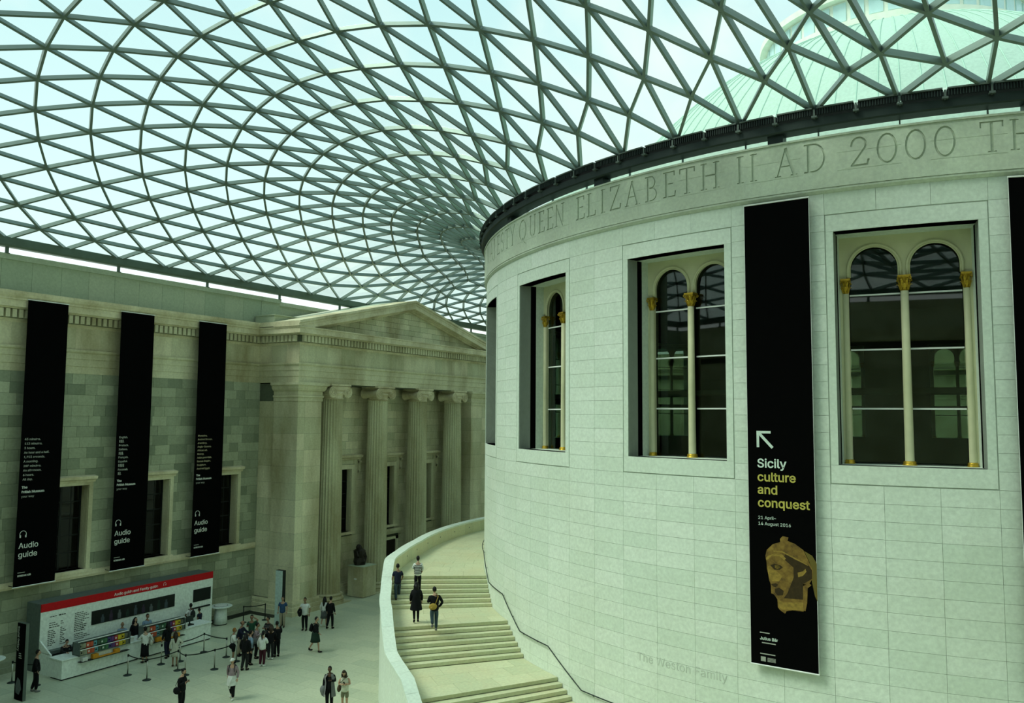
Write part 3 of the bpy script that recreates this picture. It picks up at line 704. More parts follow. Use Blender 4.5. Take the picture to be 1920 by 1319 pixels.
def dentils(path_pts, nrm_, z0, z1, parent, out=.36):
    """small blocks under the cornice"""
    (xa, ya), (xb, yb) = path_pts; L_ = math.hypot(xb - xa, yb - ya); n = int(L_ / .31); ux, uy = (xb - xa) / L_, (yb - ya) / L_; mb = MB()
    for i in range(n):
        t = (i + .5) * L_ / n; cx, cy = xa + ux * t, ya + uy * t; w_ = .1
        A = [(cx - ux * w_ + nrm_[0] * .1, cy - uy * w_ + nrm_[1] * .1), (cx + ux * w_ + nrm_[0] * .1, cy + uy * w_ + nrm_[1] * .1), (cx + ux * w_ + nrm_[0] * out, cy + uy * w_ + nrm_[1] * out), (cx - ux * w_ + nrm_[0] * out, cy - uy * w_ + nrm_[1] * out)]
        cand.append((score((cx, cy, z0)), (parent, A, z0, z1)))
dentils([(XW, -45), (XW, px0)], (1, 0), 16.8, 17.2, wall_w); dentils([(XW, px1), (XW, 30)], (1, 0), 16.8, 17.2, wall_w)
wd_ = list(cand); cand = []
portico = thing('portico', 'stone temple front with four fluted Ionic columns and triangular pediment', 'portico')
dentils([(XF, px0 + .0), (XF, px1)], (1, 0), 16.8, 17.2, portico); dentils([(XW + .5, px0), (XF, px0)], (0, -1), 16.8, 17.2, portico); dentils([(XW + .5, px1), (XF, px1)], (0, 1), 16.8, 17.2, portico)
def dent_part(c): mb = MB(); mb.prism(c[1], 'z', c[2], c[3]); mb.build('dentil', M['portico_s'], c[0])
def dent_join(mb, c): mb.prism(c[1], 'z', c[2], c[3])
many(wd_, 120, dent_part, wall_w, 'dentils', M['portico_s'], dent_join); many(cand, 120, dent_part, portico, 'dentils', M['portico_s'], dent_join)
# ---- windows of the west wall
def sash_window(n, y, x, zlo, zhi, hw, label, hood=.3, hoodz=8.95, surround=.22, deep=.55, console=False):
    t = struct('window_%d' % n, label); t.location = (x, y, 0)
    mb = MB()
    for s_ in (-1, 1): mb.box(-.02, .07, s_ * hw + (-surround if s_ < 0 else 0), s_ * hw + (0 if s_ < 0 else surround), zlo - .02, zhi)
    mb.box(-.02, .07, -hw - surround, hw + surround, zhi, zhi + surround); mb.box(.0, .1, -hw - surround - .03, hw + surround + .03, zhi + surround - .05, zhi + surround)
    mb.build('architrave_surround', M['portico_s'], t)
    mb = MB(); mb.box(-deep, .18, -hw - surround - .06, hw + surround + .06, zlo - .16, zlo); mb.build('sill', M['mould'], t)
    mb = MB(); h_ = hood; prof = [(-.02, hoodz - .3), (.12, hoodz - .3), (.16, hoodz - .2), (.3, hoodz - .14), (.34, hoodz), (-.02, hoodz + .06)]
    mb.prism([(a, b) for a, b in prof], 'y', -hw - h_, hw + h_); mb.build('hood', M['mould'], t)
    if console:
        mb = MB()
        for s_ in (-1, 1):
            yc = s_ * (hw + h_ - .16); mb.box(-.02, .16, yc - .1, yc + .1, hoodz - 1.25, hoodz - .3); mb.tube([(.16, yc - .1, hoodz - .5), (.16, yc + .1, hoodz - .5)], .11, 8); mb.tube([(.12, yc - .1, hoodz - 1.15), (.12, yc + .1, hoodz - 1.15)], .07, 8)
            mb.box(-.02, .05, s_ * (hw + surround + .1) - .14, s_ * (hw + surround + .1) + .14, zlo, hoodz - .3)
        mb.build('console_bracket', M['portico_s'], t)
    mb = MB(); 
    for s_ in (-1, 1): mb.box(-deep, -.02, s_ * hw - .015, s_ * hw + .015, zlo, zhi)
    mb.box(-deep, -.02, -hw, hw, zhi - .02, zhi + .01); mb.build('reveal', M['portico_s'], t)
    mb = MB()
    for yy in (-hw + .05, 0, hw - .05): mb.box(-deep - .06, -deep + .0, yy - .05, yy + .05, zlo, zhi)
    nr = 5
    for k in range(nr + 1): zz = zlo + (zhi - zlo) * k / nr; mb.box(-deep - .05, -deep - .01, -hw, hw, zz - .03, zz + .03)
    for yy in (-hw / 2, hw / 2): mb.box(-deep - .05, -deep - .02, yy - .018, yy + .018, zlo, zhi)
    mb.build('sash_bars', M['dark'], t)
    mb = MB(); mb.box(-deep - .045, -deep - .035, -hw, hw, zlo, zhi); mb.build('window_pane', M['blackglass'], t)
    mb = MB(); mb.box(-deep - .9, -deep - .86, -hw - .1, hw + .1, zlo - .1, zhi + .1); mb.box(-deep - .9, -deep - .1, -hw - .12, -hw - .08, zlo - .1, zhi + .1); mb.box(-deep - .9, -deep - .1, hw + .08, hw + .12, zlo - .1, zhi + .1); mb.build('dark_room', M['bronze'], t)
    return t
wn = 20
order = ['first', 'second', 'third', 'fourth', 'fifth', 'sixth', 'seventh', 'eighth']
for k, y in enumerate(WWIN):
    lab = {-23.57: 'dark sash window between the first and second black banners from the left', -18.68: 'dark sash window between the second and third black banners', -13.79: 'dark sash window right of the third black banner, before the portico'}.get(round(y, 2))
    lab = lab or ('sash window in the west wall right of the portico' if y > 10 else 'sash window in the west wall left of the frame')
    sash_window(wn, y, XW, 4.2, 8.5, 1.1, lab); wn += 1
# ---- portico
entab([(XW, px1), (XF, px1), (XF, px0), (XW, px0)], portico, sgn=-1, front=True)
mb = MB()
for yy_, sg_ in ((px0, -1), (px1, 1)): mb.box(XW, XF - 1.61, *sorted((yy_ + sg_ * .69, yy_ - sg_ * .2)), 17.76, 18.05); mb.box(XF - 1.605, XF + .55, *sorted((yy_ + sg_ * .67, yy_ + sg_ * .1)), 17.74, 17.98)
mb.build('side_gutter', M['mould'], portico)
XI = -34.8
pw = [-5.2, -.45, 4.3]
wall_body(px0 + .5, px1 - .5, pw, XI - .04, M['wall_core'], 'inner_wall_core', portico, 14.3, .5, 4.1, 8.45, 1.0)
cand = []
for r_ in range(26):
    z0 = .0 + bh * r_; z1 = min(z0 + bh, 14.25); segs = [(px0 + .6, px1 - .6)]
    if z1 > 3.9 and z0 < 8.7:
        segs = []; cur = px0 + .6
        for w in pw: segs.append((cur, w - 1.2)); cur = w + 1.2
        segs.append((cur, px1 - .6))
    elif z0 < 3.6: segs = [(px0 + .6, -.45 - 1.75), (-.45 + 1.75, px1 - .6)]
    for s0, s1 in segs:
        for ya, yb in split(s0, s1, random.random(), 1.3): cand.append((score((XI, (ya + yb) / 2, z0 + .2)), (ya, yb, z0, z1, XI - .1, XI + rng.uniform(-.004, .004))))
# anta piers at both ends (front and side faces) in tall smooth courses
pm = unit(M['portico'])
def pier(y0, y1):
    n = 12; d = (14.25 - 1.25 - .7) / n; S_ = y0 < 0; PD = 2.1
    yo, yi = (y0, y1) if S_ else (y1, y0)      # outer (exposed side) and inner edge
    sg = 1 if S_ else -1
    for r_ in range(n):
        z0 = .78 + d * r_
        for ya, yb in sorted([sorted((yo, yo + sg * .62)), sorted((yo + sg * .62, yi))]):
            x0_ = XF - PD; o = obj('stone_block', pm, portico); o.matrix_local = Matrix.Translation(((XF + x0_) / 2, (ya + yb) / 2, z0 + d / 2)) @ Matrix.Diagonal((XF - x0_, yb - ya - .012, d - .01, 1))
        for xa, xb in ((XW, XF - PD - .8), (XF - PD - .8, XF - PD)) if r_ % 2 else ((XW, XF - PD),):
            o = obj('stone_block', pm, portico); o.matrix_local = Matrix.Translation(((xa + xb) / 2, yo + sg * .27, z0 + d / 2)) @ Matrix.Diagonal((xb - xa - .01, .3, d - .01, 1))
    mb = MB(); mb.box(XW, XF - .02, *sorted((yo + sg * .02, yi - sg * .02)), 0, .78); mb.box(XF - PD + .02, XF - .02, *sorted((yo + sg * .02, yi - sg * .02)), .7, 14.2); mb.box(XW, XF - PD + .05, *sorted((yo + sg * .15, yi)), .7, 14.2); mb.build('pier_core', M['wall_core'], portico)
    mb = MB(); zz = 13.08
    P = [(XF - PD, y0), (XF, y0), (XF, y1), (XF - PD, y1)]
    mb.sweep(P, [(-.3, zz), (.04, zz), (.04, zz + .22), (.1, zz + .25), (.1, zz + .35), (.03, zz + .37), (.03, zz + .62), (.12, zz + .66), (.2, zz + .78), (.24, zz + .95), (.34, zz + 1.0), (.34, zz + 1.17), (-.3, zz + 1.17)])
    mb.build('pier_capital', M['portico_s'], portico)
    mb = MB(); P = [(XW, y0), (XF, y0), (XF, y1), (XW, y1)]
    for o, za, zb in ((.46, 0, .26), (.34, .26, .5), (.22, .5, .66), (.1, .66, .78)): mb.sweep(P, [(-.3, za), (o, za), (o, zb), (-.3, zb)])
    mb.build('pier_base', M['portico_s'], portico)
pier(px0, px0 + 2.1); pier(px1 - 2.3, px1)
many(cand, 220, lambda c: wall_block(c, portico, pm), portico, 'stone_courses', M['portico_s'], wall_join)
mb = MB(); mb.box(XI - .5, XF - .08, px0 + .3, px1 - .3, 14.2, 14.6); mb.build('soffit', M['wall_core'], portico)
steps([(XI, px1 - 2.3), (XI, 1.5)], portico, M['portico_s']); steps([(XI, -2.4), (XI, px0 + 2.1)], portico, M['portico_s'])
for k, y in enumerate(pw):
    sash_window(40 + k, y, XI, 4.1, 8.45, 1.0, 'dark window behind the portico, %s' % ['between the first and second columns', 'above the dark door between the middle columns', 'between the third and fourth columns'][k], hood=1.0 - .1, hoodz=9.4, surround=.3, deep=.35, console=True)
# cut stones of the frieze, proud of the moulding behind
def frieze_row(a, b, axis, fixed, sg, parent, mat):
    for ya, yb in split(a, b, random.random(), 1.35):
        mb = MB()
        if axis == 'y': mb.box(*sorted((fixed, fixed + sg * .026)), ya + .006, yb - .006, 15.50, 16.61)
        else: mb.box(ya + .006, yb - .006, *sorted((fixed, fixed + sg * .026)), 15.50, 16.61)
        mb.build('frieze_block', mat, parent)
frieze_row(px0, px1, 'y', XF, 1, portico, M['portico']); frieze_row(XW + .03, XF, 'x', px0, -1, portico, M['portico']); frieze_row(-33.0, px0 - .03, 'y', XW, 1, wall_w, M['portico'])
# columns
def flute(t, z): return 1 - .11 * abs(math.cos(12 * t)) ** .8
CX = XF - .58
mb = MB(); prof = [(.83, .62), (.80, .8), (.79, 3.5), (.775, 6.5), (.74, 9.5), (.70, 12.2), (.695, 13.25)]; mb.lathe(prof, 192, rad=flute); SHm = mb.mesh('shaft', M['portico_s'], False)
mb = MB(); mb.lathe([(1.06, 0), (1.06, .2), (1.0, .22), (1.06, .3), (1.04, .38), (.94, .42), (.9, .48), (.94, .52), (.96, .58), (.88, .64), (.82, .66)], 40); mb.box(-1.1, 1.1, -1.1, 1.1, -.0, .06); CBm = mb.mesh('column_base', M['portico_s'], False)
mb = MB(); mb.lathe([(.69, 13.25), (.75, 13.3), (.7, 13.34), (.7, 13.5), (.78, 13.66), (.76, 13.74), (.6, 13.8)], 40)
mb.box(-.72, .80, -.95, .95, 14.13, 14.25); mb.box(-.62, .70, -.68, .68, 13.72, 14.13); mb.box(.6, .76, -.68, .68, 13.86, 14.1)
for sy_ in (-1, 1):
    yc = sy_ * .72; zc = 13.72
    mb.tube([(-.66, yc, zc), (-.3, yc, zc), (0, yc, zc), (.4, yc, zc), (.72, yc, zc), (.74, yc, zc)], [.36, .27, .24, .27, .35, .39], 18)
    for xf in (.74, -.66):
        pts = []
        for k in range(44):
            t = k / 43; rr_ = .33 * (1 - t) ** 1.0 + .05; th = PI / 2 + sy_ * -t * 2.6 * 2 * PI; pts.append((xf + (.02 if xf > 0 else -.02), yc + rr_ * math.cos(th), zc + rr_ * math.sin(th)))
        mb.tube(pts, .028, 5)
        mb.tube([(xf - .02, yc, zc), (xf + .05 * (1 if xf > 0 else -1), yc, zc)], .07, 10)
for k in range(5): mb.ell((.66, -.36 + .18 * k, 13.66), .08, .07, .12, 8, 6)
CPm = mb.mesh('ionic_capital', M['mould'], False)
for k in range(4):
    c = obj('column', SHm, portico, (CX, -7.5 + 4.72 * k, 0)); obj('column_base', CBm, c); obj('ionic_capital', CPm, c)
# door under the middle window
mb = MB(); yc = -.45
for s_ in (-1, 1): mb.box(XI - .05, XI + .1, yc + s_ * 1.45 - .15, yc + s_ * 1.45 + .15, 0, 3.2)
mb.box(XI - .05, XI + .1, yc - 1.6, yc + 1.6, 3.0, 3.2); mb.box(XI - .05, XI + .32, yc - 1.9, yc + 1.9, 3.62, 3.8); mb.box(XI - .05, XI + .22, yc - 1.8, yc + 1.8, 3.42, 3.62); mb.build('door_surround', M['portico_s'], portico)
d_ = struct('door_1', 'dark open doorway between the middle portico columns'); mb = MB(); mb.box(XI - .03, XI + .02, yc - 1.3, yc + 1.3, 0, 3.0); mb.build('door_opening', M['dark'], d_)
mb = MB(); mb.box(XI + .02, XI + .06, yc - 1.28, yc - .02, .02, 2.95); mb.box(XI + .02, XI + .06, yc + .02, yc + 1.28, .02, 2.95); mb.build('door_leaf', M['bronze'], d_)
# pediment
yl, yr, ya = px0 - .7, px1 + .75, -.12; zb, za = 18.05, 20.75; xo = XF + .7
cand = []
tz0, tz1 = 17.74, za - .80; SL = (za - 18.05) / (ya - yl); HB = (tz1 - tz0) / SL
for r_ in range(7):
    z0 = tz0 + .4 * r_; z1 = z0 + .4; h_ = HB * max(0, 1 - (z0 - tz0) / (tz1 - tz0))
    if h_ < .3: continue
    for y0_, y1_ in split(ya - h_, ya + h_, random.random(), 1.0):
        def lim(y, z): return min(z, tz0 + (tz1 - tz0) * (1 - abs(y - ya) / HB) + .1)
        zA, zB = max(z0 + .02, lim(y0_, z1)), max(z0 + .02, lim(y1_, z1)); cand.append((score((XF, y0_, z0)), (y0_, y1_, z0, zA, zB)))
def tym(mb, c): mb.prism([(c[0] + .008, c[2] + .008), (c[1] - .008, c[2] + .008), (c[1] - .008, c[4] - .008), (c[0] + .008, c[3] - .008)], 'x', XF - .2, XF + .0)
def tym_part(c): mb = MB(); tym(mb, c); mb.build('tympanum_block', M['portico'], portico)
many(cand, 120, tym_part, portico, 'tympanum_blocks', M['portico_s'], tym)
mb = MB(); mb.prism([(yl + .4, 17.7), (yr - .4, 17.7), (ya, za - .3)], 'x', XF - .5, XF - .19); mb.build('tympanum_core', M['wall_core'], portico)
for sg in (-1, 1):
    ye = yl if sg < 0 else yr; mb = MB(); s_l = (za - 18.05) / abs(ye - ya)
    for dz0, dz1, xx in ((0, .16, xo), (.16, .34, xo - .07), (.34, .62, xo - .10), (.62, .72, xo - .42), (.72, .82, xo - .52)):
        def bot(dz): return [(ye, 18.05 - dz)] if dz <= .33 else [(ye - sg * (dz - .33) / s_l, 17.72)]
        P = bot(dz0) + [(ya, za - dz0), (ya, za - dz1)] + bot(dz1)[::-1] + ([(ye, 17.72)] if dz0 <= .33 < dz1 else [])
        mb.prism(P, 'x', XF - 1.6, xx)
    mb.build('raking_cornice', M['mould'], portico)
mb = MB(); mb.prism([(yl + .3, 17.7), (yl + .02, 18.0), (ya, za + .0), (yr - .02, 18.0), (yr - .3, 17.7)], 'x', XW - 1.0, XF - 1.5); mb.build('roof_slab', M['parapet'], portico)
mb = MB(); mb.box(XW + .1, XF - 1.7, -11.75, -8.6, 17.8, 18.5); mb.box(XW + .1, XF - 1.6, -11.8, -8.6, 18.5, 18.56); mb.build('blocking_course', M['parapet'], portico)
# ---- remaining court walls
wall_n = struct('wall_north', 'far stone wall of the court behind the round building'); wall_e = struct('wall_east', 'stone wall of the court beyond the round building'); wall_s = struct('wall_south', 'stone wall of the court behind the viewpoint')
for wl, pth, bx in ((wall_n, [(-XW, YN), (XW, YN)], (XW, -XW, YN, YN + .9)), (wall_e, [(-XW, YS), (-XW, YN)], (-XW, -XW + .9, YS, YN)), (wall_s, [(XW, YS), (-XW, YS)], (XW, -XW, YS - .9, YS))):
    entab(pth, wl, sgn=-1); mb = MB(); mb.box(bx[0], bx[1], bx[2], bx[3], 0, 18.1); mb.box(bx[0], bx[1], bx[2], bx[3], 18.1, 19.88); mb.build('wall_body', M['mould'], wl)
# ---- floor
floor = struct('floor', 'pale green grey stone paving of the court'); mb = MB(); mb.box(-38, 38, -52, 47, -.4, -.012); mb.build('floor_base', M['joint'], floor)
fl = unit(M['floor']); cand = []; lx, ly = 1.5, .9
for i in range(int(74 / lx)):
    for j in range(int(98 / ly)):
        x0 = XW - .4 + lx * i; y0 = YS + ly * j
        if math.hypot(x0 + lx / 2, y0 + ly / 2) < 21: continue
        cand.append((score((x0 + .7, y0 + .45, 0)), (x0 + lx / 2 + (.75 if j % 2 else 0), y0 + ly / 2)))
def paver(c): o = obj('paving_stone', fl, floor); o.matrix_local = Matrix.Translation((c[0], c[1], -.02)) @ Matrix.Diagonal((lx - .008, ly - .008, .04, 1))
def paver_join(mb, c): mb.box(c[0] - lx / 2 + .004, c[0] + lx / 2 - .004, c[1] - ly / 2 + .004, c[1] + ly / 2 - .004, -.04, 0)
many(cand, 300, paver, floor, 'paving', M['floor_s'], paver_join)
mb = MB(); mb.bent(0, 360, .0, .05, .01, 20.6, 60); mb.build('room_floor', M['dark_in'], drum)
# ================================================================= curved staircase round the building
RIN = [(-205, 26.3), (-165, 26.1), (-156, 26.1), (-148, 26.45), (-144, 26.75), (-138, 27.0), (-132, 27.3), (-128, 27.55), (-122, 27.95), (-117, 28.4), (-110, 29.0), (-100, 29.6)]
FLR = [(-205, 4.413), (-141.5, 4.413), (-136.9, 3.322), (-130.1, 3.322), (-125.5, 2.212), (-118.4, 2.212), (-113.8, 1.102), (-106.7, 1.102), (-102.1, 0)]
def rin(a): return float(np.interp(a, [x[0] for x in RIN], [x[1] for x in RIN]))
def flr(a): return float(np.interp(a, [x[0] for x in FLR], [x[1] for x in FLR]))
def pol(r, a, z): return (r * math.cos(R(a)), r * math.sin(R(a)), z)
stairs = thing('staircase', 'broad curved stone stair climbing round the pale drum', 'staircase')
ri = RD + .01
def slab(a0, a1, z0, z1, seg=1):
    """wedge of the stair between two slightly skewed radial lines"""
    mb = MB(); vs = []; sk = .85
    for k in range(seg + 1):
        a = a0 + (a1 - a0) * k / seg; ao = a - sk; ro = rin(ao) + .12
        for r_, aa in ((ri, a), (ro, ao)):
            for z in (z0, z1): vs.append(pol(r_, aa, z))
    fs = []
    for k in range(seg):
        q = 4 * k; fs += [(q, q + 1, q + 5, q + 4), (q + 2, q + 6, q + 7, q + 3), (q, q + 4, q + 6, q + 2), (q + 1, q + 3, q + 7, q + 5)]
    q = 4 * seg; fs += [(0, 2, 3, 1), (q, q + 1, q + 3, q + 2)]; mb.add(vs, fs); return mb
def landing(a0, a1, z, n):
    n_ = max(4, int(abs(a1 - a0))); mb = slab(a0, a1, z - .136, z - .03, n_); mb2 = slab(a0, a1 - .13, 0, z - .136, n_); mb.add(mb2.v, mb2.f); mb.build('landing', M['stair_s'], stairs)
    for k in range(n):     # paving of the landing, radial strips of slabs
        b0, b1 = a0 + (a1 - a0) * k / n, a0 + (a1 - a0) * (k + 1) / n
        cuts = [0, .24, .5, .77, 1]
        for i in range(4):
            mb = MB(); vs = []
            off = .0 if k % 2 else .1
            u0, u1 = cuts[i] - (off if 0 < i else 0), cuts[i + 1] - (off if i < 3 else 0)
            for a in (b0, b1):
                ro = rin(a - .85) + .1
                for u in (u0, u1):
                    for z_ in (z - .03, z): aa = a - .85 * u; vs.append(pol(ri + (ro - ri) * u + (.004 if u == u0 else -.004), aa + (.008 if a == b0 else -.008) * (1 if b1 > b0 else -1), z_))
            mb.add(vs, [(0, 1, 3, 2), (4, 6, 7, 5), (0, 4, 5, 1), (2, 3, 7, 6), (1, 5, 7, 3), (0, 2, 6, 4)]); mb.build('landing_slab', M['stair'], stairs)
landing(-200, -141.5, 4.413, 22); landing(-136.9, -130.1, 3.322, 3); landing(-125.5, -118.4, 2.212, 3); landing(-113.8, -106.7, 1.102, 3)
for at, ab, zt in ((-141.5, -136.9, 4.413), (-130.1, -125.5, 3.322), (-118.4, -113.8, 2.212), (-106.7, -102.1, 1.102)):
    d_ = (ab - at) / 6; hgt = 1.108 / 7
    for k in range(6):
        a0 = at + d_ * k; z = zt - hgt * (k + 1)
        mb = slab(a0, a0 + d_, z - hgt + .022, z, 1); mb2 = slab(a0, a0 + d_ - .13, 0, z - hgt + .022, 1); mb.add(mb2.v, mb2.f); mb.build('step', M['stair'], stairs)
# parapet wall and coping
mb = MB(); vs = []; seg = 110; HP = .78
AA = [-200 + 98.5 * k / seg for k in range(seg + 1)]
for a in AA:
    zc = flr(a + .8) + HP - .1; r0 = rin(a)
    for r_ in (r0, r0 + .42):
        for z in (0, zc): vs.append(pol(r_, a, z))
fs = []
for k in range(seg):
    q = 4 * k; fs += [(q, q + 1, q + 5, q + 4), (q + 2, q + 6, q + 7, q + 3), (q, q + 4, q + 6, q + 2), (q + 1, q + 3, q + 7, q + 5)]
q = 4 * seg; fs += [(0, 2, 3, 1), (q, q + 1, q + 3, q + 2)]; mb.add(vs, fs); mb.build('parapet_wall', M['drum_s'], stairs, smooth=False)
for k in range(41):      # buff stone lining on the stair side
    a0 = -200 + 2.4 * k; a1 = a0 + 2.38; mb = MB(); vs = []
    for i in range(4):
        a = a0 + (a1 - a0) * i / 3; zc = flr(a + .8) + HP - .1
        for r_ in (rin(a) - .015, rin(a) + .01):
            for z in (max(0, zc - 1.0), zc): vs.append(pol(r_, a, z))
    fs = []
    for i in range(3):
        q = 4 * i; fs += [(q, q + 1, q + 5, q + 4), (q + 2, q + 6, q + 7, q + 3), (q, q + 4, q + 6, q + 2), (q + 1, q + 3, q + 7, q + 5)]
    fs += [(0, 2, 3, 1), (12, 13, 15, 14)]; mb.add(vs, fs); mb.build('lining_panel', M['stair'], stairs)
for k in range(36):
    a0 = -200 + 2.735 * k; a1 = a0 + 2.735 - .02; mb = MB(); vs = []
    for i in range(5):
        a = a0 + (a1 - a0) * i / 4; zc = flr(a + .8) + HP; r0 = rin(a)
        for r_ in (r0 - .04, r0 + .46):
            for z in (zc - .1, zc): vs.append(pol(r_, a, z))
    fs = []
    for i in range(4):
        q = 4 * i; fs += [(q, q + 1, q + 5, q + 4), (q + 2, q + 6, q + 7, q + 3), (q, q + 4, q + 6, q + 2), (q + 1, q + 3, q + 7, q + 5)]
    fs += [(0, 2, 3, 1), (16, 17, 19, 18)]; mb.add(vs, fs); mb.build('coping_stone', M['coping'], stairs)
for a in (-149.5, -154.1, -159.2, -164.6, -170.0, -174.9, -179.6):
    mb = MB(); r0 = rin(a); mb.tube([(r0 - .02, 0, 0), (r0 + .02, 0, 0)], .05, 8); mb.tube([(r0 - .025, 0, 0), (r0 - .02, 0, 0)], .035, 8, 1)
    mb.build('step_light', [M['steel'], M['dark']], stairs, loc=(0, 0, 4.413 + .40), rotz=R(a))
# handrail on the drum
rail = thing('handrail', 'thin dark metal handrail fixed to the drum beside the curved stair', 'handrail')
pts = []
KP = [(-185, 5.46), (-143.3, 5.46), (-138.1, 4.36), (-131.4, 4.36), (-126.05, 3.26), (-119.9, 3.25), (-114.4, 2.16), (-107.9, 2.15), (-102.6, 1.05), (-101, 1.05)]
for (a0, z0), (a1, z1) in zip(KP[:-1], KP[1:]):
    n = max(2, int(abs(a1 - a0) / 1.0))
    for i in range(n): pts.append(pol(RD + .09, a0 + (a1 - a0) * i / n, z0 + (z1 - z0) * i / n))
pts.append(pol(RD + .09, *KP[-1]))
mb = MB(); mb.tube(pts, .022, 8); mb.build('rail', M['darkgrey'], rail, smooth=True)
for a in np.arange(-150, -102, 3.1):
    z = float(np.interp(a, [k[0] for k in KP], [k[1] for k in KP])); mb = MB(); mb.tube([pol(RD - .02, a, z - .06), pol(RD + .06, a, z - .06), pol(RD + .09, a, z)], .009, 6); mb.build('rail_bracket', M['darkgrey'], rail)
# ================================================================= banners
XB = Matrix(((0, 0, 1, 0), (1, 0, 0, 0), (0, 1, 0, 0), (0, 0, 0, 1)))      # text plane facing east
LT = tint('banner_white_print', (.62, .66, .60)); LG = tint('banner_grey_print', (.36, .38, .33)); LY = tint('banner_buff_print', (.42, .38, .24))
def headphones(mb_mat, parent, c, s, T):
    mb = MB(); P = [T @ Vector((c[0] + s * math.cos(t), c[1] + s * .2 + s * math.sin(t), .012)) for t in [PI * k / 12 for k in range(13)]]
    P = [T @ Vector((c[0] + s, c[1] - s * .8, .012))] + P + [T @ Vector((c[0] - s, c[1] - s * .8, .012))]
    mb.tube(P, s * .09, 5)
    for k in (-1, 1): a = T @ Vector((c[0] + k * s * .86, c[1] - s * .9, .012)); b = T @ Vector((c[0] + k * s * .86, c[1] - s * .1, .012)); mb.tube([a, b], s * .2, 6)
    world_build(mb, 'headphone_symbol', mb_mat, parent)
def flat(poly, z0, name, mat, parent=None, T=None, h=.004):
    mb = MB(); n = len(poly); T = SX if T is None else T; a = [T @ Vector((x, y, z0)) for x, y in poly]; b = [T @ Vector((x, y, z0 + h)) for x, y in poly]
    mb.add(a + b, [tuple(range(n))[::-1], tuple(range(n, 2 * n))] + [(i, (i + 1) % n, n + (i + 1) % n, n + i) for i in range(n)]); return world_build(mb, name, mat, parent or sic)
LINES = [['45 minutes.', '113 minutes.', '3 hours.', 'An hour and a half.', '1,753 seconds.', 'A morning.', '287 minutes.', 'An afternoon.', '6 hours.', 'All day.'],
         ['English.', '한국어.', 'Deutsch.', 'Italiano.', '日本語.', 'Français.', 'Español.', 'عربي', 'Русский.', '中文.'],
         ['Mummies.', 'Ancient Greece.', 'Jewellery.', 'Anglo-Saxons.', 'African art.', 'Money.', 'Asian porcelain.', 'Roman Empire.', 'Sculpture.', 'Ancient Egypt.']]
labs = ['tall black audio guide banner listing lengths of time, leftmost', 'tall black audio guide banner listing languages in several scripts', 'tall black audio guide banner listing museum subjects, nearest the portico']
for k, y in enumerate((-25.44, -20.52, -15.52)):
    t = thing('banner', labs[k], 'banner', (-35.9, y, 3.97), group=None)
    mb = MB(); vs = []; fs = []; nz_ = 14
    for i in range(nz_ + 1):
        z = 13.71 * i / nz_; bow = .03 * math.sin(PI * i / nz_)
        for yy in (-1, 1):
            for dx in (-.006, .006): vs.append((bow + dx, yy, z))
    for i in range(nz_):
        q = 4 * i; fs += [(q, q + 4, q + 5, q + 1), (q + 2, q + 3, q + 7, q + 6), (q, q + 2, q + 6, q + 4), (q + 1, q + 5, q + 7, q + 3)]
    fs += [(0, 1, 3, 2), (4 * nz_, 4 * nz_ + 2, 4 * nz_ + 3, 4 * nz_ + 1)]; mb.add(vs, fs); mb.build('banner_cloth', M['black'], t)
    for z in (0, 13.71): mb = MB(); mb.tube([(0, -1.03, z), (0, 1.03, z)], .025, 8); mb.build('banner_rod', M['white'], t)
    mb = MB()
    for z in (.02, 13.69):
        for yy in (-.9, .9): mb.tube([(-.75, yy, z), (0, yy, z)], .018, 6)
    mb.build('wall_bracket', M['darkgrey'], t)
    def put(body, s, z, m=LT, b=0., yo=-.84): text(body, s, m, t, Matrix.Translation((-35.9 + .046, y + yo, z)) @ XB, .004, bold=b)
    for i, ln in enumerate(LINES[k]): put(ln, .175, 10.90 - .213 * i, LG if k < 2 else LY, .002)
    put('The', .19, 8.60, b=.005, yo=-.86); put('British Museum', .19, 8.385, b=.005, yo=-.86); put('your way', .18, 8.17, LG, yo=-.86)
    T = Matrix.Translation((-35.9 + .046, y, 0)) @ XB; headphones(LT, t, (-.68, 6.42), .15, T)
    put('Audio', .44, 5.78, b=.004, yo=-.86); put('guide', .44, 5.36, b=.004, yo=-.86); flat([(-.84, 4.63), (-.5, 4.63), (-.5, 4.66), (-.84, 4.66)], 0, 'small_print', LG, t, T); put('KOREAN AIR', .13, 4.46, b=.004, yo=-.84)
def drum_banner(ac, label):
    t = thing('banner', label, 'banner', (22.5 * math.cos(R(ac)), 22.5 * math.sin(R(ac)), 4.68), R(ac + 90))
    mb = MB(); mb.box(-1, 1, -.006, .006, 0, 14.33); mb.build('banner_cloth', M['black'], t)
    for z in (0, 14.33): mb = MB(); mb.tube([(-1.02, 0, z), (1.02, 0, z)], .025, 8); mb.build('banner_rod', M['white'], t)
    for x in (-1.006, 1.006): mb = MB(); mb.tube([(x, 0, 0), (x, 0, 14.33)], .008, 5); mb.build('edge_cord', M['white'], t)
    mb = MB()
    for z in (.02, 14.3):
        for x in (-.9, .9): mb.tube([(x, 0, z), (x, .25, z)], .015, 6)
    mb.build('wall_bracket', M['darkgrey'], t); return t
sic = drum_banner(-93.9, 'tall black exhibition banner on the drum with arrow, yellow words and carved head')
drum_banner(-75.3, 'tall black banner cut by the right edge of the picture')
SX = Matrix.Translation((22.5 * math.cos(R(-93.9)), 22.5 * math.sin(R(-93.9)), 4.68)) @ Matrix.Rotation(R(-3.9), 4, 'Z') @ Matrix(((1, 0, 0, 0), (0, 0, -1, -.009), (0, 1, 0, 0), (0, 0, 0, 1)))
SY = tint('banner_yellow_print', (.50, .45, .10)); SW_ = tint('banner_pale_print', (.62, .74, .66))
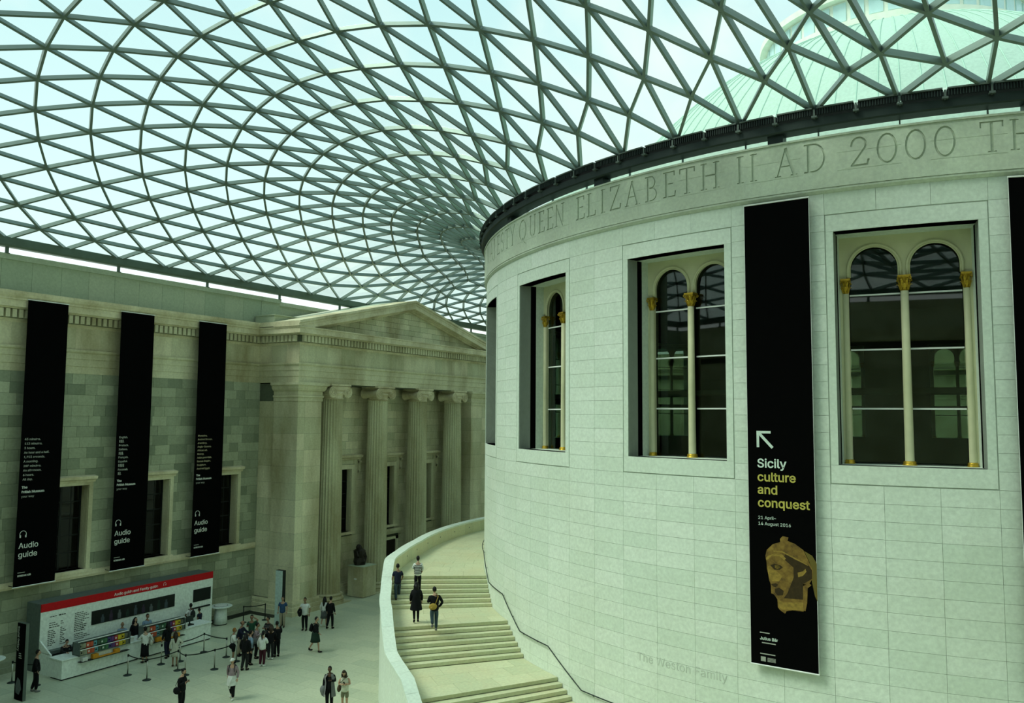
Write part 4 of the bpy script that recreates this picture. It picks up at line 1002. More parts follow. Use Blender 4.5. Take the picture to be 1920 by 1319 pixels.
def puts(body, s, z, m, x=-.72, b=0.): text(body, s, m, sic, SX @ Matrix.Translation((x, z - 4.68, 0)), .003, bold=b)
puts('Sicily', .455, 10.68, SW_, b=.008); puts('culture', .455, 10.26, SY, b=.008); puts('and', .455, 9.87, SY, b=.008); puts('conquest', .455, 9.47, SY, b=.008)
puts('21 April–', .165, 9.09, SW_); puts('14 August 2016', .165, 8.91, SW_); puts('Julius Bär', .15, 5.44, SW_, -.72, .002); 
flat([(-.72, 6.62), (-.72, 7.13), (-.28, 7.13), (-.28, 7.05), (-.58, 7.05), (-.20, 6.64), (-.26, 6.58), (-.64, 6.99), (-.64, 6.62)], .0, 'arrow_symbol', SW_)
flat([(-.70, .12), (-.55, .12), (-.55, .26), (-.70, .26)], 0, 'crest_symbol', LG)
for k in range(5): flat([(-.50, .23 - .026 * k), (-.50 + .30 + .05 * ((k * 3) % 3 - 1), .23 - .026 * k), (-.50 + .30 + .05 * ((k * 3) % 3 - 1), .242 - .026 * k), (-.50, .242 - .026 * k)], 0, 'small_print', LG)
def hc(pts):   # head print, traced in banner coordinates
    return [((px_ / 5.993 + 1400 - 1408.6) / 122.5 * 2 - 1, 9.17 - (pz_ / 5.993 + 960 - 968) * .0161 - 4.68) for px_, pz_ in pts]
m, tt, b_, o_ = base_mat('terracotta_print'); gg = N(tt, 'ShaderNodeNewGeometry'); nn = N(tt, 'ShaderNodeTexNoise', _Scale=4., _Detail=7., _Roughness=.65); L(tt, gg.outputs['Position'], nn.inputs['Vector'])
L(tt, ramp(tt, nn.outputs['Fac'], [(.3, (.05, .028, .005)), (.5, (.17, .10, .014)), (.7, (.28, .18, .03))]), b_.inputs['Base Color']); b_.inputs['Roughness'].default_value = .9; M['terra'] = m
M['terra_hi'] = plain('terracotta_highlight_print', (.27, .18, .035), .9, 0, .3, 10); M['terra_lo'] = plain('terracotta_shadow_print', (.035, .022, .006), .9, 0, .3, 10)
flat(hc([(660, 395), (745, 440), (790, 520), (790, 930), (765, 880), (735, 720), (745, 600), (710, 500)]), 0, 'print_shape', plain('olive_print', (.13, .10, .02), .9))
flat(hc([(400, 320), (320, 350), (250, 420), (232, 490), (245, 560), (248, 640), (262, 700), (270, 760), (287, 800), (290, 905), (315, 910), (335, 930), (358, 965), (362, 1050), (385, 1078), (440, 1112), (455, 1080), (520, 1063), (640, 1060), (640, 760), (700, 760), (742, 690), (748, 600), (700, 490), (650, 385), (560, 325), (480, 300), (492, 262), (430, 250), (398, 285)]), .001, 'head_print', M['terra'])
for nm, pts, mt in (('shadow_print', [(430, 500), (540, 590), (540, 700), (470, 880), (430, 940), (640, 930), (640, 760), (740, 690), (740, 600), (700, 540), (560, 500), (460, 440)], 'terra_lo'),
    ('band_print', [(245, 540), (300, 490), (390, 480), (440, 520), (460, 500), (420, 455), (330, 455), (260, 490), (236, 520)], 'terra_hi'), ('cheek_print', [(262, 600), (300, 640), (340, 640), (420, 700), (380, 760), (300, 770), (270, 740), (256, 660)], 'terra_hi'),
    ('eye_print', [(285, 590), (330, 570), (400, 580), (425, 600), (390, 630), (330, 635)], 'terra_lo'), ('eye_print', [(335, 585), (375, 580), (395, 605), (365, 625), (338, 615)], 'terra_hi'), ('mouth_print', [(290, 800), (345, 785), (370, 800), (340, 830), (310, 825)], 'terra_lo'),
    ('beard_print', [(330, 850), (380, 830), (430, 860), (420, 910), (360, 920), (335, 890)], 'terra_lo'), ('neck_print', [(365, 960), (420, 990), (640, 960), (635, 1050), (500, 1060), (400, 1070), (372, 1040)], 'terra_hi'),
    ('hair_print', [(640, 780), (700, 745), (730, 760), (690, 800), (680, 960), (662, 1050), (635, 1050)], 'terra'), ('cord_print', [(320, 425), (420, 420), (560, 480), (700, 545), (700, 555), (560, 495), (420, 435), (330, 440)], 'terra_hi'), ('ear_print', [(585, 640), (640, 620), (670, 590), (680, 620), (640, 670), (590, 690)], 'terra_hi')):
    flat(hc(pts), .0055 + .0012 * (nm != 'shadow_print'), nm, M[mt], h=.001)
for x0, z, w_ in ((-.72, .96, .3), (-.66, .66, .42), (-.72, .33, .46)): flat([(x0, z), (x0 + w_, z), (x0 + w_, z + .03), (x0, z + .03)], 0, 'small_print', LG)
# ================================================================= audio guide stall
stall = thing('stall', 'white audio guide stall wall with red header against the left wall', 'stall', (-35.4, -20.7, 0))
def WB(parent, name, mats, *boxes, **kw):
    mb = MB()
    for b in boxes: mb.box(*b[:6], *(b[6:7]))
    return world_build(mb, name, mats, parent, **kw)
PW = tint('stall_white', (.72, .80, .74), .5); RED = tint('stall_red', (.46, .004, .008), .5); GR = tint('stall_grey', (.10, .13, .115), .6); INK = tint('black_ink', (.02, .025, .022))
WB(stall, 'back_box', GR, (-36.1, -34.93, -25.6, -15.76, 0, 3.16))
WB(stall, 'front_panel', PW, (-34.93, -34.88, -25.62, -15.74, 0, 2.8)); WB(stall, 'header_board', RED, (-34.93, -34.87, -25.62, -15.74, 2.80, 3.17))
WB(stall, 'side_wing', PW, (-34.9, -33.95, -25.62, -25.55, 0, 1.0)); 
mb = MB(); mb.prism([(-34.9, .98), (-33.95, .98), (-34.9, 1.5)], 'y', -25.62, -25.55); world_build(mb, 'side_wing', PW, stall)
WB(stall, 'picture_screen', M['dark'], (-34.88, -34.85, -23.08, -18.28, 1.69, 2.36)); WB(stall, 'price_board', M['dark'], (-34.88, -34.85, -17.06, -15.88, 1.66, 2.34)); WB(stall, 'shelf_strip', M['dark'], (-34.88, -34.83, -17.1, -15.9, 1.28, 1.36))
gm = [tint('picture_grey_%s' % n, c) for n, c in (('blue', (.05, .07, .08)), ('violet', (.04, .03, .05)), ('pale', (.09, .11, .11)), ('green', (.02, .04, .03)))]
for k in range(9):
    yy = -22.5 + .46 * k; mb = MB(); T = Matrix.Translation((-34.85, yy, 1.72)) @ XB; h_ = .38 + .12 * ((k * 5) % 3) / 2
    mb.add([T @ Vector(v) for z in (.001, .004) for v in [(-.09, 0, z), (.09, 0, z), (.1, h_ * .6, z), (.05, h_ * .75, z), (.05, h_, z), (-.05, h_, z), (-.05, h_ * .75, z), (-.1, h_ * .6, z)]], [tuple(range(8)), tuple(range(8, 16))] + [(i, (i + 1) % 8, 8 + (i + 1) % 8, 8 + i) for i in range(8)]); world_build(mb, 'picture_shape', gm[k % 4], stall)
text('Audio guide and Family guide', .232, tint('header_white_print', (.75, .7, .66)), stall, Matrix.Translation((-34.865, -21.9, 2.90)) @ XB, .004, bold=.003)
headphones(tint('header_white_print', (.75, .7, .66)), stall, (-18.95, 2.99), .075, Matrix.Translation((-34.865, 0, 0)) @ XB)
def dashes(y0, z0, rows, w, dz, h, name='printed_lines'):
    mb = MB()
    for r_ in range(rows):
        y = y0
        while y < y0 + w * (.6 + .4 * ((r_ * 7) % 5) / 4): l_ = .05 + .09 * rng.rand(); mb.box(-34.88, -34.874, y, y + l_, z0 - dz * r_, z0 - dz * r_ + h); y += l_ + .025
    world_build(mb, name, INK, stall)
dashes(-25.2, 2.5, 1, .5, .1, .03); dashes(-24.75, 2.5, 1, .5, .1, .05); dashes(-25.2, 2.2, 3, .5, .1, .035); dashes(-25.25, 1.85, 9, .35, .085, .035); dashes(-24.65, 1.9, 10, .2, .085, .035); dashes(-24.65, 2.2, 2, .2, .1, .035)
dashes(-23.95 + .0, 2.42, 6, .75, .085, .032); dashes(-23.95, 1.9, 5, .62, .085, .04); dashes(-23.95, 1.42, 4, .75, .085, .032)
counter = thing('counter', 'long low white service counter in front of the stall', 'counter', (-33.4, -21.6, 0))
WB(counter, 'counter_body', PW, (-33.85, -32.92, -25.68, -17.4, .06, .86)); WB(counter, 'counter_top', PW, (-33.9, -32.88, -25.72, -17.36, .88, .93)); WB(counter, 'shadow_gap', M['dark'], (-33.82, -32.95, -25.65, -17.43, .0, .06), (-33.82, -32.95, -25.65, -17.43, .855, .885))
shelf = thing('back_shelf', 'grey slatted shelf unit behind the counter under the printed panel', 'shelf', (-34.6, -22, 0)); WB(shelf, 'shelf_body', GR, (-34.87, -34.55, -25.5, -18.4, 0, .98)); 
for k in range(9): WB(shelf, 'slat', M['dark'], (-34.55, -34.53, -25.2 + .75 * k, -24.8 + .75 * k, .78 - .0, .83), (-34.55, -34.53, -25.2 + .75 * k, -24.8 + .75 * k, .4, .45))
RC = [(.25, .26, .18), (.50, .10, .05), (.45, .09, .04), (.10, .30, .34), (.05, .09, .06), (.04, .12, .06), (.05, .14, .07), (.06, .05, .16), (.10, .04, .14), (.36, .05, .05), (.52, .40, .03), (.48, .38, .03), (.12, .14, .10)]
RM = [tint('leaflet_%s' % n, c, .6) for n, c in zip(['olive', 'orange', 'rust', 'teal', 'pine', 'leaf', 'moss', 'navy', 'purple', 'red', 'yellow', 'amber', 'grey'], RC)]
ORM = tint('orange_box', (.55, .25, .02)); WHM = tint('white_box', (.6, .63, .58))
for nm, y0, y1, lab in (('a', -24.95, -22.35, 'left coloured leaflet rack standing on the white counter'), ('b', -21.55, -19.15, 'right coloured leaflet rack standing on the white counter')):
    t = thing('leaflet_rack', lab, 'rack', (-32.9, (y0 + y1) / 2, 0))
    WB(t, 'rack_frame', GR, (-33.35, -32.78, y0, y1, .935, .96), (-33.35, -33.3, y0, y1, .93, 1.5), (-33.35, -32.78, y0, y0 + .03, .93, 1.5), (-33.35, -32.78, y1 - .03, y1, .93, 1.5))
    for z in (1.56, 1.2): WB(t, 'rack_rail', M['white'], (-32.83 - (.1 if z > 1.4 else 0), -32.785 - (.1 if z > 1.4 else 0), y0, y1, z - .012, z + .012))
    WB(t, 'rack_top', GR, (-33.34, -32.9, y0, y1, 1.5, 1.52))
    n = 14
    for r_, z in enumerate((1.24, .97)):
        for k in range(n):
            ya_ = y0 + .05 + (y1 - y0 - .1) * k / n; WB(t, 'leaflet', RM[int(k * 13 / n)], (-33.2, -32.80 - (.1 if r_ == 0 else 0), ya_, ya_ + (y1 - y0 - .1) / n - .02, z, z + .22 + .04 * ((k * 3) % 3) / 2))
            if k % 2 == 0: WB(t, 'leaflet_picture', WHM if k % 4 else M['dark'], (-32.80 - (.1 if r_ == 0 else 0), -32.795 - (.1 if r_ == 0 else 0), ya_ + .03, ya_ + .1, z + .06, z + .14))
    WB(t, 'hanging_tray', M['dark'], (-32.88, -32.66, y0, y1 - .1, .66, .69)); WB(t, 'orange_box', ORM, (-32.86, -32.68, y0 + .62, y0 + .9, .69, .88), (-32.86, -32.68, y0 + 1.75, y0 + 2.0, .69, .86), (-32.86, -32.68, y0 + .9, y0 + 1.75, .69, .72))
    WB(t, 'white_box', WHM, (-32.86, -32.68, y0 + .12, y0 + .36, .69, .84))
for k, (y, lab) in enumerate(((-22.15, 'white card box on the counter between the leaflet racks'), (-19.0, 'white card box at the right end of the right rack'))):
    t = thing('card_box', lab, 'box', (-33.1, y, .93)); mb = MB(); mb.box(-.12, .12, -.14, .14, 0, .2); mb.build('box_body', WHM, t); mb = MB(); mb.box(-.13, .13, -.15, .15, .2, .23); mb.build('box_lid', PW, t)
t = thing('till', 'dark till screen near the right end of the counter', 'till', (-33.3, -18.5, .93)); mb = MB(); mb.box(-.15, .15, -.18, .18, 0, .05); mb.box(-.02, .02, -.03, .03, .05, .2); mb.build('till_base', M['dark'], t); mb = MB(); mb.box(-.02, .02, -.22, .22, .18, .48); mb.build('till_screen', M['darkgrey'], t)
# signs
t = thing('sign_pillar', 'black upright sign pillar with vertical lettering at lower left', 'sign', (-32.02, -28.02, 0)); mb = MB(); mb.box(-.31, .31, -.075, -.06, .02, 3.2); mb.build('sign_face', M['black'], t); mb = MB(); mb.box(-.31, .31, -.06, .075, 0, 3.22); mb.build('pillar_body', M['boxgrey'], t)
text('Ground floor plan', .19, LG, t, Matrix.Translation((-32.02 - .22, -28.10, 3.1)) @ Matrix(((0, 1, 0, 0), (0, 0, -1, 0), (-1, 0, 0, 0), (0, 0, 0, 1))), .003, bold=.004) if False else None
text('Sound Gallery', .2, LG, t, Matrix.Translation((-32.02 - .24, -28.10, 3.08)) @ Matrix(((0, 1, 0, 0), (0, 0, -1, 0), (-1, 0, 0, 0), (0, 0, 0, 1))), .003, bold=.004)
TS = Matrix.Translation((-32.02, -28.10, 0)) @ Matrix(((1, 0, 0, 0), (0, 0, -1, 0), (0, 1, 0, 0), (0, 0, 0, 1)))
for k in range(3): flat([(-.1, 1.75 + .09 * k), (.12 - .03 * k, 1.75 + .09 * k), (.12 - .03 * k, 1.79 + .09 * k), (-.1, 1.79 + .09 * k)], 0, 'small_print', LG, t, TS)
flat([(-.2, .3), (.05, .25), (.2, .5), (.1, .85), (-.1, .95), (-.24, .6)], 0, 'figure_print', gm[2], t, TS)
t = thing('sign_pillar', 'tall pale sign slab with dark edge at the foot of the portico pier', 'sign', (-32.0, -13.28, 0)); mb = MB(); mb.box(-.29, .25, -.13, -.1, .02, 3.12); mb.build('sign_face', tint('sign_pale', (.50, .64, .60)), t); mb = MB(); mb.box(-.29, .27, -.1, .13, 0, 3.14); mb.build('pillar_body', M['dark'], t)
# round tables
def round_table(x, y, label, dark=False):
    t = thing('round_table', label, 'table', (x, y, 0)); mb = MB(); mb.lathe([(.40, .06), (.36, .5), (.33, 1.0)], 32); mb.build('table_base', PW if not dark else M['dark'], t, smooth=True)
    mb = MB(); mb.lathe([(.38, 0), (.38, .06)], 32); mb.build('table_foot', M['dark'], t); mb = MB(); mb.lathe([(.60, 1.0), (.64, 1.02), (.64, 1.05), (.62, 1.06)], 40); mb.build('table_top', PW, t)
    mb = MB(); mb.lathe([(.4, 1.065), (.4, 1.07)], 24); mb.build('floor_map_ring', GR, t); mb = MB(); mb.lathe([(.36, 1.07), (.36, 1.075)], 24); mb.build('map_disc', M['white'], t)
round_table(-35.05, -14.95, 'round white table on tapered base right of the stall'); round_table(-35.45, -27.55, 'round white topped table cut by the left picture edge', True)
# stone block and dark sculpture
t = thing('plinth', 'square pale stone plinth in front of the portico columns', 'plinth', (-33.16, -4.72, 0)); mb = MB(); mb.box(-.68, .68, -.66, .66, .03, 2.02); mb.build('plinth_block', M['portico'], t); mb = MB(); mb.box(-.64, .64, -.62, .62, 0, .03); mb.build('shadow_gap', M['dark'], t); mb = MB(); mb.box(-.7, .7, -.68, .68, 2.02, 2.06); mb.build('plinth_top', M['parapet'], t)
mb = MB(); mb.box(-.12, .1, -.672, -.66, 1.15, 1.24); mb.build('label_plate', M['white'], t)
t = thing('sculpture', 'dark stone figure fragment standing on the square plinth', 'sculpture', (-33.3, -4.85, 2.06))
mb = MB(); mb.lathe([(.36, 0), (.40, .25), (.33, .5), (.38, .8), (.40, .95), (.24, 1.05), (.12, 1.12)], 14, rad=lambda a, z: 1 + .12 * math.sin(3 * a + 4 * z) + .06 * math.sin(7 * a)); mb.build('torso', M['bronze'], t)
mb = MB(); mb.ell((.02, 0, 1.16), .13, .14, .17, 12, 9); mb.ell((-.1, 0, 1.16), .16, .2, .2, 10, 8); mb.build('head', M['bronze'], t)
mb = MB(); mb.tube([(.05, .34, .9), (.25, .36, .5), (.34, .2, .25)], [.11, .09, .07], 8); mb.tube([(.05, -.34, .9), (.2, -.38, .6)], [.11, .08], 8); mb.build('arm', M['bronze'], t)
# queue stanchions with retractable belts
ST = [(-31.14, -23.58), (-29.77, -23.55), (-31.27, -21.69), (-29.78, -21.89), (-28.87, -22.18), (-31.22, -19.22), (-28.43, -20.87), (-34.2, -14.0), (-33.6, -12.9), (-29.54, -19.22), (-28.55, -19.45), (-33.3, -26.6), (-34.61, -26.96), (-30.9, -20.9)]
BELT = {0: [1], 1: [3], 3: [4], 4: [6], 6: [10], 13: [5], 5: [9], 7: [8], 11: [12], 2: [], 8: [], 9: [], 10: [], 12: []}
mb = MB(); mb.lathe([(.19, 0), (.19, .015), (.12, .045), (.035, .06)], 24); SB = mb.mesh('stanchion_base', M['darkgrey'], True)
mb = MB(); mb.lathe([(.03, .05), (.03, .86)], 14); SP = mb.mesh('post', plain('brushed_steel', (.38, .40, .34), .3, .8), True)
mb = MB(); mb.lathe([(.04, .86), (.042, .95), (.03, .965)], 14); SH_ = mb.mesh('post_head', M['dark'], True)
SPD = SP.copy(); SPD.materials.clear(); SPD.materials.append(M['dark'])
where = ['nearest stanchion to the counter front, left end', 'left front stanchion of the belt row', 'stanchion between the bag woman and counter', 'stanchion just behind the woman with cream bag', 'stanchion in the middle of the front belt row', 'stanchion farthest back right of the queue lane', 'stanchion at the right of the front belt row', 'dark stanchion beside the round table', 'dark stanchion before the wall corner', 'stanchion left of the waiting group', 'stanchion touching the waiting group front', 'stanchion behind the black sign pillar', 'stanchion left of the black sign pillar', 'stanchion in the middle of the back belt']
for k, (x, y) in enumerate(ST):
    t = thing('stanchion', where[k], 'stanchion', (x, y, 0), group=None); obj('stanchion_base', SB, t); obj('post', SPD if k in (7, 8) else SP, t); obj('post_head', SH_, t)
    for j in BELT.get(k, []):
        dx, dy = ST[j][0] - x, ST[j][1] - y; l_ = math.hypot(dx, dy); mb = MB(); P = []
        for i in range(9): u = i / 8; P.append((dx * u, dy * u, .915 - .05 * math.sin(PI * u)))
        for a, b in zip(P[:-1], P[1:]): mb.beam(a, b, .006, .05)
        mb.build('belt', M['dark'], t)
g_ = MB(); g_.box(-36.17, -35.45, -16.0, -11.75, .0, .012); g_.box(-35.45, -33.6, -12.3, -11.75, .0, .012); g_.build('floor_grille', M['dark'], floor)
# neighbouring roof seen through the gap above the west wall
t = thing('rooftop_block', 'low pale glazed rooftop block beyond the wall head', 'building', (-43.2, -11, 18.0)); mb = MB(); mb.box(-2, 2, -5, 3.6, 0, 2.45); mb.build('block_body', tint('roof_block_grey', (.30, .42, .42)), t); mb = MB(); mb.box(-2.1, 2.1, -5.1, 3.7, 2.45, 2.6); mb.build('block_roof', M['parapet'], t)
# ================================================================= people
SKIN = {'light': tint('skin_light', (.42, .27, .18), .6), 'mid': tint('skin_mid', (.25, .15, .09), .6), 'dark': tint('skin_dark', (.09, .05, .03), .6)}
HAIR = {'black': tint('hair_black', (.006, .006, .006), .5), 'brown': tint('hair_brown', (.03, .02, .012), .5), 'grey': tint('hair_grey', (.2, .2, .18), .6), 'ginger': tint('hair_ginger', (.2, .09, .02), .6)}
CL = dict(black=(.004, .005, .006), navy=(.010, .014, .03), blue=(.03, .07, .15), paleblue=(.18, .27, .36), white=(.62, .66, .62), cream=(.50, .52, .42), grey=(.16, .17, .17), midgrey=(.09, .10, .10), green=(.02, .07, .04), darkgreen=(.015, .035, .025), beige=(.34, .31, .22), denim=(.035, .06, .08), mauve=(.26, .20, .22), maroon=(.05, .012, .02), khaki=(.16, .16, .10), brown=(.07, .05, .03), gold=(.36, .25, .05), charcoal=(.015, .017, .018))
def cloth(c): return tint('cloth_' + c, CL[c], .9)
SKQ = []
def skin_obj(name, verts, edges, radii, mat, parent, extra=None, sub=1):
    me = bpy.data.meshes.new(name); me.from_pydata(verts, edges, []); o = bpy.data.objects.new(name, me); COL.objects.link(o)
    md = o.modifiers.new('s', 'SKIN'); sv = me.skin_vertices[0].data
    for i, r in enumerate(radii): sv[i].radius = (r, r) if not isinstance(r, tuple) else r; sv[i].use_root = (i == 0)
    md.use_smooth_shade = True; sb = o.modifiers.new('u', 'SUBSURF'); sb.levels = sub; sb.render_levels = sub
    SKQ.append((o, name, mat, parent, extra))
def flush_skins():
    dg = bpy.context.evaluated_depsgraph_get(); dg.update()
    for o, name, mat, parent, extra in SKQ:
        me = bpy.data.meshes.new_from_object(o.evaluated_get(dg)); me.name = name; me.materials.clear(); me.materials.append(mat)
        if extra is not None:
            for m_ in extra.m: pass
            e = extra.mesh('x', mat, True); bm = bmesh.new(); bm.from_mesh(me); bm.from_mesh(e); bm.to_mesh(me); bm.free(); bpy.data.meshes.remove(e)
        old = o.data; bpy.data.objects.remove(o); bpy.data.meshes.remove(old); obj(name, me, parent)
    SKQ.clear()
def human(label, x, y, z, face, h=1.72, top='black', bottom='black', legs='trousers', sleeve='long', skin='light', hair='black', hstyle='short', walk=0., arms=('down', 'down'), lean=0., look=0., bag=None, wide=1., hat=None, stripes=None, shoe='black', feetz=(0, 0), coat=None, tied=None, group=None):
    """figure facing +y in its own frame; face = heading in degrees"""
    t = thing('person', label, 'person', (x, y, z), R(face - 90), group)
    k = h / 1.75; w = wide * 1.1
    def V(a, b, c): return (a * k, b * k, c * k)
    s = walk; up = max(feetz); 
    pz = .93 + min(feetz) * .6 / k
    pel = V(0, 0, pz); spi = V(0, lean * .3, pz + .2); che = V(0, lean * .8, pz + .43); nec = V(0, lean + .0, pz + .56); hd = V(0, lean + .03 + look * .05, pz + .64)
    body_v = [pel, spi, che, nec, hd]; rad = [.10 * w, .09 * w, .11 * w, .055, .05]; ed = [(0, 1), (1, 2), (2, 3), (3, 4)]
    fingers = MB(); hands = []
    def addv(p, r): body_v.append(p); rad.append(r); return len(body_v) - 1
    arm_pts = []; leg_pts = []
    for sd, mode in ((-1, arms[0]), (1, arms[1])):
        sh = (sd * .165 * w, lean * .95, pz + .455)
        E_, Hd = {'down': ((sd * .23 * w, -.03 + lean, pz + .23), (sd * .23 * w, .06 + lean, pz - .01)), 'swingf': ((sd * .23 * w, .06 + lean, pz + .24), (sd * .21 * w, .24 + lean, pz + .08)), 'swingb': ((sd * .24 * w, -.14 + lean, pz + .26), (sd * .24 * w, -.16 + lean, pz + .03)),
                  'phone': ((sd * .22 * w, .02 + lean, pz + .25), (sd * .10, .26 + lean, pz + .34)), 'fold': ((sd * .23 * w, .05 + lean, pz + .25), (-sd * .05, .20 + lean, pz + .28)), 'head': ((sd * .34, .05 + lean, pz + .60), (sd * .12, .06 + lean, pz + .74)),
                  'reach': ((sd * .22 * w, .12 + lean, pz + .28), (sd * .16, .38 + lean, pz + .22)), 'hip': ((sd * .33 * w, -.06, pz + .26), (sd * .17, .05, pz + .12)), 'hold': ((sd * .36, .02, pz + .26), (sd * .46, .06, pz + .04)), 'pocket': ((sd * .27 * w, -.06 + lean, pz + .24), (sd * .18, .04, pz + .02))}[mode]
        a = addv(V(*sh), .052 * w); b = addv(V(*E_), .042); c = addv(V(*Hd), .028); ed.extend([(2, a), (a, b), (b, c)]); arm_pts.append((V(*sh), V(*E_), V(*Hd)))
        hv = Vector(V(*Hd)); d = (hv - Vector(V(*E_))).normalized(); side = d.cross(Vector((0, 1, .2))).normalized(); pn = side.cross(d)
        pl = hv + d * .05 * k; fingers.ell(pl, .038 * k, .02 * k, .048 * k, 8, 6, X=Matrix((side, pn, d)).transposed())
        for q in range(4):
            b0 = pl + d * .038 * k + side * (q - 1.5) * .018 * k; l_ = (.062, .072, .068, .052)[q] * k; m1 = b0 + d * l_ * .55 + pn * .006; fingers.tube([b0, m1, m1 + (d * .8 + pn * .6).normalized() * l_ * .5], [.0085 * k, .008 * k, .006 * k], 5)
        b0 = pl - side * sd * .034 * k; fingers.tube([b0, b0 + (d * .5 - side * sd).normalized() * .03 * k, b0 + (d - side * sd * .5).normalized() * .058 * k], [.011 * k, .010 * k, .008 * k], 5)
        hands.append(pl)
    for sd in (-1, 1):
        st = sd * s; fz = feetz[0 if sd < 0 else 1] / k
        hp = V(sd * .085 * w, 0, pz - .04); kn = (sd * .095, st * .17 + (.06 if fz > 0 else 0) + .02, .49 + fz * .9); an = (sd * .095, st * .26 + (.10 if fz > 0 else 0) - .03 + (-.06 if st < 0 else 0), .08 + fz + (.07 if st < -.3 else 0)); toe = (sd * .11, an[1] + .14, .03 + fz + (.0))
        a = addv(hp, .085 * w); b = addv(V(*kn), .055); c = addv(V(*an), .036); d = addv(V(*toe), .03); ed.extend([(0, a), (a, b), (b, c), (c, d)]); leg_pts.append((hp, V(*kn), V(*an), V(*toe)))
    # head with brow, nose, jaw, ears
    hc_ = Vector(V(0, lean + .045 + look * .06, pz + .735)); tilt = Matrix.Rotation(-look * .6, 3, 'X')
    def hf(v):
        v = v.copy(); zz = v.z / (.122 * k)
        if zz < -.2: f = 1 - .30 * (-.2 - zz); v.x *= f; v.y *= (1 - .12 * (-.2 - zz))
        if abs(v.x) < .025 * k and v.y > 0 and -.35 < zz < .15: v.y += .018 * k * (1 - abs(zz + .15) / .4)
        return v
    fingers.ell(hc_, .076 * k, .094 * k, .122 * k, 16, 12, X=tilt, f=hf)
    for sd in (-1, 1): fingers.ell(hc_ + tilt @ Vector((sd * .078 * k, -.005 * k, -.01 * k)), .012 * k, .022 * k, .032 * k, 6, 5)
    fingers.ell(hc_ + tilt @ Vector((0, .104 * k, -.022 * k)), .012 * k, .018 * k, .024 * k, 6, 5)
    skin_obj('body', body_v, ed, [r * k for r in rad], SKIN[skin], t, fingers)
    fm = MB()
    for sd in (-1, 1): fm.ell(hc_ + tilt @ Vector((sd * .03 * k, .088 * k, .012 * k)), .012 * k, .008 * k, .007 * k, 6, 4); fm.beam(hc_ + tilt @ Vector((sd * .016 * k, .092 * k, .034 * k)), hc_ + tilt @ Vector((sd * .045 * k, .086 * k, .036 * k)), .008 * k, .006 * k)
    fm.beam(hc_ + tilt @ Vector((-.022 * k, .088 * k, -.06 * k)), hc_ + tilt @ Vector((.022 * k, .088 * k, -.06 * k)), .012 * k, .008 * k); fm.build('eyes_and_mouth', tint('face_dark', (.04, .015, .012)), t)
    # hair
    hm = MB()
    if hstyle != 'bald':
        def hh(v):
            v = v.copy(); zz = v.z / (.135 * k)
            if v.y > .02 * k and zz < .45: v.y = .02 * k + (v.y - .02 * k) * .35
            if zz < -.5 and hstyle == 'short': v.z = -.07 * k; v.y = min(v.y, -.0); v.x *= .8
            return v
        hm.ell(hc_ + tilt @ Vector((0, -.012 * k, .016 * k)), .086 * k, .102 * k, .125 * k, 14, 10, X=tilt, f=hh)
        if hstyle in ('long', 'vlong'):
            ln = .26 if hstyle == 'long' else .42
            hm.tube([hc_ + Vector((0, -.05 * k, .02 * k)), hc_ + Vector((0, -.10 * k, -.10 * k)), hc_ + Vector((0, -.13 * k - lean * .2, -.22 * k)), hc_ + Vector((0, -.13 * k - lean * .3, -(.10 + ln) * k))], [.085 * k, .095 * k, .085 * k, .03 * k], 10)
            for sd in (-1, 1): hm.tube([hc_ + Vector((sd * .065 * k, -.02, .03 * k)), hc_ + Vector((sd * .09 * k, -.03 * k, -.10 * k)), hc_ + Vector((sd * .09 * k, -.02 * k, -ln * .8 * k))], [.04 * k, .045 * k, .02 * k], 7)
        if hstyle == 'pony': hm.tube([hc_ + Vector((0, -.10 * k, .05 * k)), hc_ + Vector((0, -.16 * k, -.05 * k)), hc_ + Vector((0, -.15 * k, -.2 * k)), hc_ + Vector((0, -.13 * k, -.36 * k))], [.03 * k, .04 * k, .035 * k, .012 * k], 8)
        if hstyle == 'bun': hm.ell(hc_ + Vector((0, -.10 * k, .06 * k)), .045 * k, .045 * k, .045 * k, 8, 6)
    elif hair: hm.lathe([(.082 * k, -.03 * k), (.084 * k, 0), (.078 * k, .03 * k)], 12, tuple(hc_ + Vector((0, -.018 * k, -.005 * k))), rad=lambda a, z: 1.06 if math.sin(a) < .2 else .8)
    hm.build('hair', HAIR[hair], t, smooth=True)
    if hat:
        c = MB(); o_ = hc_ + Vector((0, 0, .035 * k)); c.ell(o_, .096 * k, .108 * k, .10 * k, 12, 8, f=lambda v: Vector((v.x, v.y, max(v.z, 0)))); c.lathe([(.09 * k, -.004), (.10 * k, 0), (.02 * k, .006)], 12, tuple(o_ + Vector((0, .09 * k, .0)))); c.build('cap', cloth(hat), t, smooth=True)
    # top
    v = [V(0, 0, pz - .11), V(0, 0, pz + .0), V(0, lean * .3, pz + .2), V(0, lean * .8, pz + .39), V(0, lean, pz + .53)]; r = [.165 * w, .17 * w, .15 * w, .16 * w, .072]; e = [(0, 1), (1, 2), (2, 3), (3, 4)]
    for (a, b, c) in arm_pts:
        a, b, c = Vector(a), Vector(b), Vector(c)
        if sleeve == 'none': v.append(tuple(a)); r.append(.068 * w); e.append((3, len(v) - 1)); continue
        v.append(tuple(a)); r.append(.066 * w); i = len(v) - 1; e.append((3, i))
        if sleeve == 'short': v.append(tuple(a.lerp(b, .75))); r.append(.068); e.append((i, i + 1))
        else: v.append(tuple(b)); r.append(.062); v.append(tuple(b.lerp(c, .93))); r.append(.05); e += [(i, i + 1), (i + 1, i + 2)]
    skin_obj({'black': 'jacket'}.get(top, 'shirt') if sleeve == 'long' else 'shirt', v, e, [q * k for q in r], cloth(top), t)
